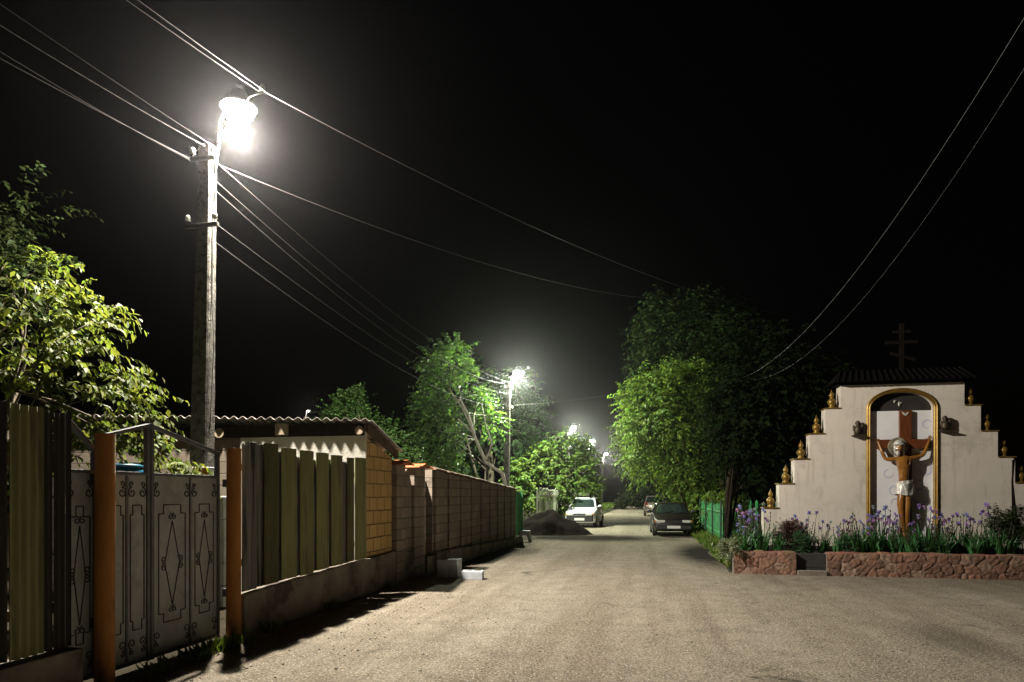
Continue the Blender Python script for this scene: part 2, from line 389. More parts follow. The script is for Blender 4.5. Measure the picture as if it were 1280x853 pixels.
def crown(parent, clumps, twigs, K, L, wr=.28, col=(.085, .15, .03), var=.35, twig=.8, droop=.5, hang=.6, centre=None, mat=None, name='crown'):
    """clumps (x, y, z, r) local to the thing; twigs per clump, K leaves on each, leaf length L"""
    C = np.array(clumps, float); n = len(C)
    tw = np.repeat(C, twigs, axis=0); T = len(tw)
    d = RNG.normal(size=(T, 3)); d /= np.linalg.norm(d, axis=1, keepdims=True)
    st = tw[:, :3] + d*tw[:, 3:4]*RNG.uniform(.1, .95, (T, 1))
    cen = np.array(centre if centre is not None else C[:, :3].mean(0))
    outw = st - cen; outw /= (np.linalg.norm(outw, axis=1, keepdims=True)+1e-6)
    dr = outw*.9 + d*.8 + RNG.normal(size=(T, 3))*.35; dr[:, 2] += .15
    dr /= np.linalg.norm(dr, axis=1, keepdims=True)
    ln = twig*RNG.uniform(.5, 1.2, T)
    t = (np.arange(K)+.5)/K
    t = t[None, :] + RNG.uniform(-.4, .4, (T, K))/K
    pos = st[:, None] + dr[:, None]*(t*ln[:, None])[..., None]
    pos[..., 2] -= droop*t*t*ln[:, None]
    side = np.cross(dr, np.array([0, 0, 1.])); side /= (np.linalg.norm(side, axis=1, keepdims=True)+1e-6)
    sg = np.where(np.arange(K) % 2, 1, -1)[None, :, None]
    ld = dr[:, None]*.45 + side[:, None]*sg*.75 + RNG.normal(size=(T, K, 3))*.28
    ld[..., 2] -= hang
    nm = np.zeros((T, K, 3)); nm[..., 2] = .7
    nm = nm + dr[:, None]*.45 + RNG.normal(size=(T, K, 3))*.38
    cb = np.array(col)[None]*(1+RNG.uniform(-var, var, (T, 1)))
    cb = np.repeat(cb, K, 0)*(1+RNG.uniform(-.18, .18, (T*K, 1)))
    cb[:, 0] *= 1+RNG.uniform(-.15, .3, T*K)
    ll = L*RNG.uniform(.38, 1.25, T*K)
    return leaf_object(name, pos.reshape(-1, 3), ld.reshape(-1, 3), nm.reshape(-1, 3), ll, wr, np.clip(cb, 0, 1), mat or M['leaf'], parent)

def clumpset(c, r, n, cr, shell=.45, seed=0):
    g = random.Random(seed); out = []
    while len(out) < n:
        p = Vector((g.gauss(0, 1), g.gauss(0, 1), g.gauss(0, 1))).normalized()*(g.uniform(shell, 1))
        k = .8+.4*noise.noise(p*1.7+Vector((seed*3.1, 0, 0)))
        out.append((c[0]+p.x*r[0]*k, c[1]+p.y*r[1]*k, c[2]+p.z*r[2]*k, cr*g.uniform(.6, 1.3)))
    return out

def trunk(parent, pts, r0, r1, clumps, mat, nl=10, seed=0, lr=.035):
    g = random.Random(seed); mb = MB()
    pts = [Vector(p) for p in pts]; n = len(pts)
    mb.tube(pts, [r0+(r1-r0)*i/(n-1) for i in range(n)], 9)
    cl = list(clumps); g.shuffle(cl)
    for c in cl[:nl]:
        e = Vector(c[:3]); i = g.randint(max(0, n-3), n-1); s = pts[i]
        h = (e-s); q = s + h*.45 + Vector((g.uniform(-.2, .2), g.uniform(-.2, .2), .12))*h.length
        rr = min(lr*(.6+.2*h.length), (r0+(r1-r0)*i/(n-1))*.8)
        path = [s*(1-t)**2 + q*2*t*(1-t) + e*t*t for t in (0, .25, .5, .75, 1)]
        mb.tube(path, [rr, rr*.8, rr*.6, rr*.42, rr*.2], 6)
    return mb.build('trunk', mat, parent, smooth=True)

def tree(name, label, cat, loc, path, r0, r1, clumps, twigs, K, L, group=None, bark='bark', nl=10, seed=1, lr=.035, **kw):
    t = thing(name, label, cat, loc, 0, group)
    trunk(t, path, r0, r1, clumps, M[bark], nl, seed, lr)
    crown(t, clumps, twigs, K, L, **kw)
    return t
# ================================================================== SETTING
g = MB(); g.box(-160, 200, -60, 240, -.5, -.004); tag(g.build('ground', M['earth']), kind='structure')
rd = MB()
def sheet(mb, poly, z):
    mb.add([S(u, v, z) for u, v in poly], [tuple(range(len(poly)))])
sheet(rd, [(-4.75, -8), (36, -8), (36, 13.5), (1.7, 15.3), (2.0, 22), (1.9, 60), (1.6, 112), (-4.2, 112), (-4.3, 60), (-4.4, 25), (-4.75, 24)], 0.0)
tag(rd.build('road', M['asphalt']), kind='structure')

# right-hand verge: a low bank of soil and grass
vb = MB()
def strip(mb, us, vs_, zf):
    base = len(mb.v); vv = []; ff = []
    for v in vs_:
        for u in us: vv.append(S(u(v) if callable(u) else u, v, zf(u(v) if callable(u) else u, v)))
    n = len(us)
    for i in range(len(vs_)-1):
        for k in range(n-1): ff.append((i*n+k, i*n+k+1, (i+1)*n+k+1, (i+1)*n+k))
    mb.add(vv, ff)
strip(vb, [1.35+.22*i for i in range(16)], [15.2+.5*i for i in range(190)],
      lambda u, v: -.01+min(1, max(0, u-1.75-.25*noise.noise((u, v*.6, 0))))*.16+.05*noise.noise((u*1.5, v*1.5, 2)) if u > 1.75 else -.03)
tag(vb.build('grass_verge', M['turf'], smooth=True), kind='structure')
vb = MB()
strip(vb, [-7+.25*i for i in range(13)], [58+.8*i for i in range(68)],
      lambda u, v: .02+max(0, min(1, (-3.95-u)))*.55+.06*noise.noise((u, v, 5)) if u < -3.95 else -.03)
tag(vb.build('grass_bank', M['turf'], smooth=True), kind='structure')

def blades(name, pts, h, col, parent=None, lean=.5, w=.012):
    n = len(pts); pts = np.array(pts)
    d = RNG.normal(size=(n, 3))*lean; d[:, 2] = 1
    nm = RNG.normal(size=(n, 3)); nm[:, 2] *= .2
    L = h*RNG.uniform(.4, 1.2, n)
    cc = np.array(col)[None]*RNG.uniform(.55, 1.35, (n, 1)); cc[:, 0] *= RNG.uniform(.8, 1.5, n)
    return leaf_object(name, pts, d, nm, L, w/h*1.6, cc, M['blade'], parent)
pts = []
for i in range(15000):
    v = 15.6 + 45*random.random()**1.7; u = 1.75+2.0*random.random()+.2*noise.noise((v*.8, 0, 3))
    if noise.noise((u*1.2, v*.7, 9)) < -.22: continue
    q = S(u, v, min(1, max(0, u-1.75))*.15); pts.append(q)
tag(blades('grass', pts, .26, (.10, .17, .035)), kind='stuff')
pts = [S(-4.1-2*random.random(), 62+40*random.random(), .3) for i in range(5000)]
tag(blades('grass', pts, .45, (.09, .15, .03), w=.04), kind='stuff')
pts = []
for (wv, wn) in ((5.6, 40), (6.1, 70), (6.5, 110), (6.8, 60), (7.6, 30), (9.2, 30), (11.5, 40)):
    for i in range(wn): pts.append(S(UF+.16+random.gauss(0, .06), wv+random.gauss(0, .10), 0))
tag(blades('weeds', pts, .16, (.09, .15, .03), w=.012), kind='stuff')
# leaf litter and pebbles on the road
pb = MB()
for i in range(900):
    if random.random() < .6:
        v = 3+22*random.random(); u = -4.5+1.6*random.random()**2
    else:
        v = 4+14*random.random(); u = -4+11*random.random()
    c = S(u, v, .004); s = random.uniform(.006, .018)
    pb.sph(c, s, 5, 3, (1, random.uniform(.6, 1.2), .6), col=(random.uniform(.5, 1.1),)*3)
tag(pb.build('pebbles', M['concrete']), kind='stuff')

# ================================================================== LEFT SIDE: fences and gate
RZ = -A
def sthing(name, label, cat, u, v, z=0, group=None): return thing(name, label, cat, S(u, v, z), RZ, group)
EV, EZ, EU = (0, 1, 0), (0, 0, 1), (1, 0, 0)

# dark corrugated fence in the near corner
v0 = 1.9
t = sthing('corrugated_fence', 'dark corrugated sheet fence with one olive sheet beside the grey gate', 'fence', UF, v0)
vA, vB, vC = vX(8)-v0, vX(51)-v0, vX(88)-v0
def tone(a, b): 
    k = random.uniform(a, b); return (k, k, k)
y = 0
while y < vA-.01:
    w = min(.42, vA-y); mb = MB(); mb.corr((0, y, .42), EV, EZ, EU, w-.01, 1.93, .07, .012, col=tone(.8, 1.1), jag=.006); mb.build('sheet', M['dark_plank'], t); y += w
mb = MB(); mb.corr((.012, vA, .42), EV, EZ, EU, vB-vA, 1.92, .075, .012, col=tone(.8, .9)); mb.build('olive_sheet', M['olive'], t)
y = vB+.004
for w in (.1, .12, .1):
    w = min(w, vC-y)
    if w < .03: break
    mb = MB(); mb.corr((0, y, .42), EV, EZ, EU, w-.008, 1.92+random.uniform(-.03, .02), .05, .01, col=tone(.7, 1.1)); mb.build('plank', M['dark_plank'], t); y += w
for z in (.7, 1.9):
    mb = MB(); mb.box(-.13, -.05, 0, vC, z, z+.08); mb.build('rail', M['timber'], t)
mb = MB(); mb.box(-.14, .10, 0, vC+.03, -.1, .40); mb.build('plinth', M['plinth'], t, bevel=.015)

# gate furniture
def scroll(mb, c, r, turns, a0, sgn, x, rad=.006):
    pts = []
    for i in range(20):
        q = i/19; a = a0 + sgn*q*turns*2*math.pi; rr = r*(1-.78*q)
        pts.append((x, c[0]+rr*math.cos(a), c[1]+rr*math.sin(a)))
    mb.tube(pts, rad, 5)
def ornament(y0, y1, z0, z1, x):
    mb = MB(); w = y1-y0; yc = (y0+y1)/2; n = .07 if w > .3 else .03
    a, b_, c, d = y0+w*.14, y1-w*.14, z0+.26, z1-.27
    ring = [(a+n, c), (b_-n, c), (b_-n, c+.09), (b_, c+.09), (b_, d-.09), (b_-n, d-.09), (b_-n, d), (a+n, d), (a+n, d-.09), (a, d-.09), (a, c+.09), (a+n, c+.09), (a+n, c)]
    for p, q in zip(ring[:-1], ring[1:]): mb.tube([(x, *p), (x, *q)], .0055, 5)
    if w > .3:
        zc = (c+d)/2; hw = w*.2; hh = (d-c)*.36
        dm = [(yc, zc+hh), (yc+hw, zc), (yc, zc-hh), (yc-hw, zc), (yc, zc+hh)]
        for p, q in zip(dm[:-1], dm[1:]): mb.tube([(x, *p), (x, *q)], .0055, 5)
        for (py, pz) in ((yc, zc+hh+.045), (yc, zc-hh-.045)):
            for s_ in (-1, 1): scroll(mb, (py+s_*.03, pz), .034, 1.2, math.pi/2, s_, x)
        for s_ in (-1, 1):
            for e in (-1, 1): scroll(mb, (yc+s_*(hw+.012), zc+e*.04), .036, 1.2, -e*math.pi/2, s_*e, x)
    for (py, sy) in ((y0+.03, 1), (y1-.03, -1)):
        for (pz, sz) in ((z0+.04, 1), (z1-.05, -1)):
            scroll(mb, (py+sy*.025, pz+sz*.10), .05, 1.3, -sz*math.pi/2, -sy*sz, x)
            scroll(mb, (py+sy*.02, pz+sz*.02), .03, 1.1, sz*math.pi/2, sy*sz, x)
    return mb
UG = UF-.10
def leaf_gate(parent, name, y0, y1, panels, ztop_l, ztop_r, x=0):
    mb = MB(); mb.box(x-.012, x, y0, y1, .09, 1.86)
    for (a, b_) in panels:                                            # a shallow pressed swelling in each panel
        mb.box(x, x+.003, a+.02, b_-.02, .12, 1.83)
    lf = mb.build(name, M['gate'], parent, bevel=.002)
    fr = MB()
    fr.box(x-.03, x+.018, y0-.002, y0+.035, .05, ztop_l-.012); fr.box(x-.03, x+.018, y1-.035, y1+.002, .05, ztop_r-.012)
    fr.bar((x-.006, y0, ztop_l), (x-.006, y1, ztop_r), .05, .035)
    fr.box(x-.028, x+.016, y0+.035, y1-.035, 1.845, 1.875); fr.box(x-.028, x+.016, y0+.035, y1-.035, .06, .095)
    for (a, b_) in panels[:-1]: fr.box(x-.004, x+.012, b_-.010, b_+.016, .10, 1.84)
    fr.build('frame', M['gate_frame'], lf, bevel=.003)
    for (a, b_) in panels:
        ornament(a, b_, .12, 1.83, x+.006).build('scrollwork', M['gate_iron'], lf, smooth=True)
    return lf
yL, yM, yR = vX(129), vX(198), vX(283)
g0 = vX(88)+.02
t = sthing('metal_gate', 'grey sheet metal double gate with iron diamonds and gabled top rail', 'gate', UG, yL)
leaf_gate(t, 'gate_leaf', .06, yM-yL-.01, [(.09, vX(157.5, UG)-yL), (vX(159, UG)-yL, yM-yL-.045)], 2.17, 2.335)
leaf_gate(t, 'gate_leaf', yM-yL+.01, yR-yL, [(yM-yL+.045, vX(237, UG)-yL), (vX(238.5, UG)-yL, yR-yL-.04)], 2.335, 2.13)
t = sthing('wicket_gate', 'narrow grey metal wicket between dark fence and orange post', 'gate', UG, g0)
lf = leaf_gate(t, 'gate_leaf', 0, yL-g0+.03, [(.02, yL-g0)], 2.33, 2.04)
mb = MB(); mb.box(.018, .024, -.035, .02, 1.50, 1.66); mb.lathe([(.012, 0), (.012, .03), (.006, .035)], (.02, -.01, 1.58), 8, Matrix.Rotation(R(90), 4, 'Y')); mb.build('lock_plate', M['plate'], t)
for px, lab in ((127, 'rusty orange pipe post standing between the wicket and the double gate'), (289, 'rusty orange pipe post between the double gate and the olive fence')):
    t = sthing('gate_post', lab, 'post', UF+.03, vX(px), 0, 'orange gate posts')
    mb = MB(); mb.tube([(0, 0, -.1), (0, 0, .6), (.002, 0, 1.3), (.004, .003, 2.18)], [.082, .081, .08, .079], 24); mb.build('pipe', M['rust'], t, smooth=True).modifiers.new('e', 'EDGE_SPLIT')
    for z in (.5, 1.75):
        mb = MB(); mb.box(-.13, -.07, -.02, .10, z, z+.09); mb.build('hinge', M['gate_iron'], t, bevel=.004)
    mb = MB(); mb.lathe([(.083, 0), (.083, .008), (.03, .012)], (.004, .003, 2.181), 24); mb.build('cap', M['rust'], t)

# olive sheet fence on a concrete plinth
v0 = vX(299); vE = vX(457)
t = sthing('sheet_fence', 'olive corrugated sheet fence with black planks on a concrete plinth', 'fence', UF, v0)
def zb(y): return .50 + .09*(y/(vE-v0))
edges = [(303, 311, 'p', 2.26), (311, 319, 'p', 2.29), (319, 327, 'p', 2.28), (328, 345, 'd', 2.30), (346, 349, 'p', 2.22), (349.5, 369, 'o', 2.27), (369, 373, 'p', 2.18),
         (373, 390, 'o', 2.27), (390, 393.5, 'p', 2.16), (393.5, 409, 'o', 2.27), (409, 412, 'p', 2.19), (412, 426, 'o', 2.26), (426, 432, 'p', 2.18), (432, 441.5, 'd', 2.25), (442, 457, 'o', 2.27)]
for (a, b_, k, zt) in edges:
    ya, yb = vX(a)-v0, vX(b_)-v0; z0 = zb((ya+yb)/2)+random.uniform(.015, .035)
    mb = MB()
    if k == 'p':
        mb.corr((-.018+random.uniform(-.008, .008), ya+.004, z0), EV, EZ, EU, (yb-ya+(.16 if b_ > 325 else .04)) if b_ < 327.5 else (yb-ya+.10), zt-z0, .045, .004, .012, col=tone(.7, 1.3), jag=.012); mb.build('plank', M['plank'], t)
    else:
        c = tone(.9, 1.15) if k == 'o' else tone(.42, .55)
        mb.corr((.012, ya, z0), EV, EZ, EU, yb-ya, zt-z0, .062, .011, col=c, top=lambda q: .01*math.sin(q*5)); mb.build('sheet', M['olive'], t)
for z in (.82, 1.95):
    mb = MB(); mb.box(-.12, -.045, 0, vE-v0, z, z+.08); mb.build('rail', M['timber'], t)
L = vX(491)-v0
pl = MB(); n = 60; vs = []
for i in range(n+1):
    y = L*i/n
    for (x, z) in ((-.15, -.1), (-.15, zb(y)), (.05, zb(y)), (.06, zb(y)-.03), (.07, .25), (.09, -.1)):
        vs.append((x+.012*noise.noise((y*2, z*3, x)), y, z+.012*noise.noise((y*4, z*3, 7))))
fs = [(i*6+k, (i+1)*6+k, (i+1)*6+(k+1) % 6, i*6+(k+1) % 6) for i in range(n) for k in range(6)]
pl.add(vs, fs+[tuple(range(6)), tuple(n*6+k for k in range(6))]); pl.build('plinth', M['plinth'], t)

# shed behind
vs0 = vX(458)+.02; vs1 = vX(491)
t = sthing('shed', 'low whitewashed shed with yellow stone side and corrugated roof behind the olive fence', 'shed', UF-.02, vs0)
mb = MB(); mb.box(-2.35, -.004, 0, .05, 0, 2.84); mb.build('front_wall', M['shed_white'], t)
mb = MB(); mb.box(-6.6, -2.352, .02, .24, 0, 2.86); mb.build('front_wall', M['block'], t)
D = vs1-vs0
mb = MB(); mb.prism([(.052, .60), (D, .60), (D, 2.36), (.052, 2.63)], -.28, 0, 'yzx'); mb.build('side_wall', M['tuff'], t)
mb = MB(); mb.box(-6.6, -.30, D-.2, D, 0, 2.4); mb.build('rear_wall', M['tuff'], t)
rf = MB()
sl = Vector((0, 1, -.29)).normalized()
ov = .082
base = Vector((-6.8, -ov, 3.17)); e1 = Vector((6.95, 0, -.25)).normalized()
rf.corr(base, e1, sl, Vector((0, .28, 1)).normalized(), 6.95, D+.32, .175, .026, .008, step=8)
ro = rf.build('roof', M['asbestos'], t, smooth=True)
mb = MB()
for (px, r, kind) in ((213, .10, 0), (275, .09, 0), (450, .075, 0)):
    k = (px-640)/F; d = (vs0)/(CA+k*SA); u = k*d*CA-d*SA
    x = u-(UF-.02); mb2 = MB(); mb2.tube([(x, -.045 if px > 400 else -.03, 2.76), (x, .4, 2.72)], r, 14); mb2.build('rafter', M['log'], t)
k = (353-640)/F; d = vs0/(CA+k*SA); u = k*d*CA-d*SA; x = u-(UF-.02)
mb2 = MB(); mb2.box(x-.12, x+.12, -.04, .3, 2.70, 2.90); mb2.build('rafter', M['log'], t, bevel=.01)
mb = MB(); mb.box(-6.6, -.02, -.012, -.002, 2.67, 2.87); mb.build('fascia_beam', M['shaded_timber'], t)
mb = MB(); mb.bar((.03, -.03, 2.80), (.03, D+.2, 2.42), .05, .13); mb.build('barge_board', M['timber'], t)

# yard clutter seen through the gate
u, v = UV(262, 10.2)
t = sthing('block_stack', 'stack of pale blocks with an orange board on top behind the gate', 'blocks', u, v)
for i in range(5):
    for k in range(2):
        mb = MB(); mb.box(-.30+k*.31, -.01+k*.31, -.1, .1, i*.33, i*.33+.32, j=.008); mb.build('block', M['white_concrete'], t, bevel=.01)
for i in range(2):
    mb = MB(); mb.box(-.28, .02, -.09, .1, 1.66+i*.22, 1.86+i*.22, Matrix.Rotation(R(4*i), 4, 'Z')); mb.build('block', M['white_concrete'], t, bevel=.01)
mb = MB(); mb.box(-.24, .06, -.125, -.105, 1.95, 2.06); mb.build('orange_board', M['tile'], t)
u, v = UV(222, 10.6)
t = sthing('block_stack', 'darker stack of rough blocks between the concrete pole and the shed', 'blocks', u, v)
for i in range(6):
    mb = MB(); mb.box(-.22, .22, -.12, .12, i*.33, i*.33+.32, Matrix.Rotation(R(random.uniform(-6, 6)), 4, 'Z'), j=.01); mb.build('block', M['concrete'], t, bevel=.012)
u, v = UV(151, 8.6)
t = sthing('barrel', 'blue plastic barrel behind the grey gate under the leafy tree', 'barrel', u, v)
M['blue'] = pm('blue_plastic', (.02, .13, .22), (.015, .10, .18), 5, .4, bmp=.1)
mb = MB(); mb.lathe([(.26, 0), (.29, .05), (.29, .6), (.305, .62), (.305, .66), (.29, .68), (.29, 1.2), (.305, 1.22), (.305, 1.26), (.29, 1.28), (.28, 1.95), (.25, 2.0)], (0, 0, 0), 28); mb.build('body', M['blue'], t, smooth=True)
mb = MB(); mb.lathe([(.265, 2.0), (.27, 2.03), (.2, 2.05)], (0, 0, 0), 28); mb.build('lid', M['blue'], t, smooth=True)

# block wall with tiled pillars, narrow green wicket, then the long wall
def tile_cap(y0, y1, z):
    mb = MB(); yc = (y0+y1)/2
    mb.prism([(y0-.09, z), (y1+.09, z), (yc+.02, z+.09), (yc-.02, z+.09)], -.22, .20, 'yzx')
    for i in range(4): 
        yy = y0-.06+(y1-y0+.12)*i/3; mb.tube([(.205, yy, z+.008), (.10, yy*.6+yc*.4, z+.06)], .022, 6)
    return mb
v0 = vX(492.5)
t = sthing('pillar_wall', 'short grey block wall with arched middle between two tile capped pillars', 'wall', UF, v0)
p1, p2, p3, p4 = 0, vX(503.5)-v0, vX(514.5)-v0, vX(528)-v0
for (a, b_, z) in ((p1, p2, 2.24), (p3, p4, 2.22)):
    mb = MB(); mb.box(-.2, .06, a, b_, -.05, z); c = mb.build('pillar', M['block'], t, bevel=.012)
    tile_cap(a, b_, z).build('tile_cap', M['tile'], c, smooth=False)
arch = [(p2, .55)]+[(p2+(p3-p2)*i/12, 1.86+.32*math.sin(math.pi*i/12)) for i in range(13)]+[(p3, .55)]
mb = MB(); mb.prism(arch, -.12, 0.0, 'yzx'); mb.build('infill', M['block'], t)
mb = MB(); mb.box(-.14, .05, p2, p3, -.1, .55); mb.build('plinth', M['plinth'], t, bevel=.012)
v1 = vX(529); v2 = vX(540)
t = sthing('wicket_gate', 'narrow dark green wicket set back between the tiled pillar and long block wall', 'gate', UF-.16, v1)
mb = MB()
for i in range(6): mb.box(-.012, .012, .02+i*(v2-v1-.04)/6, .02+(i+.82)*(v2-v1-.04)/6, .40, 2.02)
mb.build('slats', M['dark_green'], t)
for z in (.55, 1.7):
    mb = MB(); mb.box(-.03, -.013, 0, v2-v1, z, z+.06); mb.build('rail', M['dark_green'], t)
mb = MB(); mb.box(-.1, .25, 0, v2-v1, -.05, .36); mb.build('threshold', M['plinth'], t)
v0 = v2; LW = vX(644.5)-v0
t = sthing('block_wall', 'long grey block wall with pilasters and tiled coping running to the green door', 'wall', UF, v0)
def wt(y): return 2.22-.36*min(1, y/LW)
mb = MB(); n = 24
ys = [LW*i/n for i in range(n+1)]
poly = [(0, 0), (LW, 0)] + [(y, wt(y)+.025*noise.noise((y*1.3, 3, 0))) for y in ys[::-1]]
mb.prism(poly, -.16, 0, 'yzx'); mb.build('wall', M['block'], t)
y = .12
while y < LW:
    mb = MB(); mb.box(0, .045, y, min(LW, y+.26), .2, wt(y)-.015); mb.build('pilaster', M['block'], t, bevel=.006); y += 1.07
mb = MB()
for i in range(46):
    ya, yb = LW*i/46, LW*(i+1)/46-.012
    z = wt(ya)+.02+random.uniform(-.008, .012)
    mb.prism([(-.2, z), (.09+random.uniform(-.015, .02), z-.02), (.09, z+.012), (-.06, z+.06), (-.2, z+.03)], ya, yb, 'xzy')
mb.build('coping', M['coping'], t)
pl = MB(); vs = []; n = 50
for i in range(n+1):
    y = LW*i/n+ .05*(i == n); zt = .42-.24*y/LW; w = .10+.16*y/LW
    for (x, z) in ((0.004, -.1), (0.004, zt), (w-.03, zt), (w, zt-.03), (w+.02, -.1)):
        vs.append((x+(.018*noise.noise((y*2, z*4, x)) if x > .01 else 0), y, z+.012*noise.noise((y*3, z*3, 4))))
fs = [(i*5+k, (i+1)*5+k, (i+1)*5+(k+1) % 5, i*5+(k+1) % 5) for i in range(n) for k in range(5)]
pl.add(vs, fs+[tuple(range(5)), tuple(n*5+k for k in range(5))]); pl.build('plinth', M['plinth'], t)
# green door leaf standing open at the far end of the wall
vE2 = vX(645.5)
t = sthing('metal_door', 'bright green metal door standing open at the far end of the block wall', 'door', UF+.02, vE2+.06)
mb = MB(); mb.box(0, .20, 0, .03, .22, 1.80); mb.build('leaf', M['green'], t, bevel=.004)
mb = MB()
for z in (.255, 1.0, 1.73): mb.box(.025, .175, -.014, 0, z, z+.035)
mb.box(0, .026, -.014, 0, .22, 1.8); mb.box(.174, .20, -.014, 0, .22, 1.8); mb.build('frame', M['green'], t)
mb = MB(); mb.box(-.05, 0, -.02, .05, 0, 1.84); mb.build('post', M['green'], t)
# stool and loose blocks
u, v = UV(656, 24.6)
t = sthing('trestle', 'small white arched concrete trestle standing by the green door', 'trestle', u, v)
arc = [(.15*math.cos(math.pi*i/10), .27*math.sin(math.pi*i/10)) for i in range(11)]
pf = [(-.25, 0), (-.15, 0)] + arc[::-1][1:-1] + [(.15, 0), (.25, 0), (.17, .34), (-.17, .34)]
for (a, b_) in ((-.14, -.06), (.06, .14)):
    mb = MB(); mb.prism(pf, a, b_, 'xzy'); mb.build('side_frame', M['white_concrete'], t, bevel=.006)
mb = MB(); mb.box(-.19, .19, -.17, .17, .342, .40); mb.build('top_slab', M['white_concrete'], t, bevel=.008)
u, v = UV(591, 13.5)
M['white_concrete2'] = M['white_concrete']
def hollow_block(name, label, u, v, w, d_, h, rz, mat):
    t = thing(name, label, 'block', S(u, v), RZ+rz)
    mb = MB(); mb.box(-w/2, w/2, -d_/2, d_/2, 0, h, j=.006); mb.build('block_body', mat, t, bevel=.012)
    mb = MB()
    for s_ in (-1, 1): mb.box(s_*w*.22-w*.14, s_*w*.22+w*.14, -d_*.28, d_*.28, h+.001, h+.005)
    mb.build('core_recess', M['plinth'], t)
hollow_block('concrete_block', 'pale concrete block lying on the road edge in front of the darker block', u, v, .42, .26, .17, R(8), M['white_concrete'])
u, v = UV(562, 13.9)
hollow_block('concrete_block', 'taller dark grey block against the wall plinth behind the pale block', u, v, .42, .4, .36, R(3), M['white_concrete'])

# soil heap
u, v = UV(684, 29.6)
t = sthing('soil_heap', 'dark heap of loose soil dumped on the road edge before the white car', 'soil heap', u, v)
mb = MB(); n = 40; vs = []
for i in range(n+1):
    for k in range(n+1):
        x = (i/n-.5)*4.4; y = (k/n-.5)*3.4
        r = math.sqrt((x/2.0)**2+(y/1.4)**2)
        h = max(0, 1-r**1.35)*1.0
        h = h*(1+.35*noise.noise((x*1.6, y*1.6, 3)))+(.07*noise.noise((x*5, y*5, 1)) if h > .02 else 0)
        vs.append((x, y, max(h, 0)+(.0 if h > .01 else -.02)))
fs = [(i*(n+1)+k, (i+1)*(n+1)+k, (i+1)*(n+1)+k+1, i*(n+1)+k+1) for i in range(n) for k in range(n)]
mb.add(vs, fs); mb.build('heap', M['soil'], t, smooth=True)

# pale picket fence further down on the left
t = sthing('picket_fence', 'pale wooden picket fence behind the white car', 'fence', UF-.1, 30)
mb = MB(); y = 0
pk = []
while y < 26:
    h = 2.0+random.uniform(-.06, .06); w = random.uniform(.09, .13)
    pk.append((y, w, h)); y += w+random.uniform(.05, .12)
for (y, w, h) in pk[::2][:100]:
    mb = MB(); mb.prism([(y, .1), (y+w, .1), (y+w, h-.05), (y+w/2, h), (y, h-.05)], 0, .022, 'yzx'); mb.build('picket', M['pale_picket'], t)
mb = MB()
for z in (.5, 1.6): mb.box(-.05, -.003, 0, 26, z, z+.08)
mb.build('rail', M['pale_picket'], t)
for i in range(10):
    mb = MB(); mb.box(-.13, -.055, i*2.85, i*2.85+.08, 0, 1.9); mb.build('post', M['pale_picket'], t)
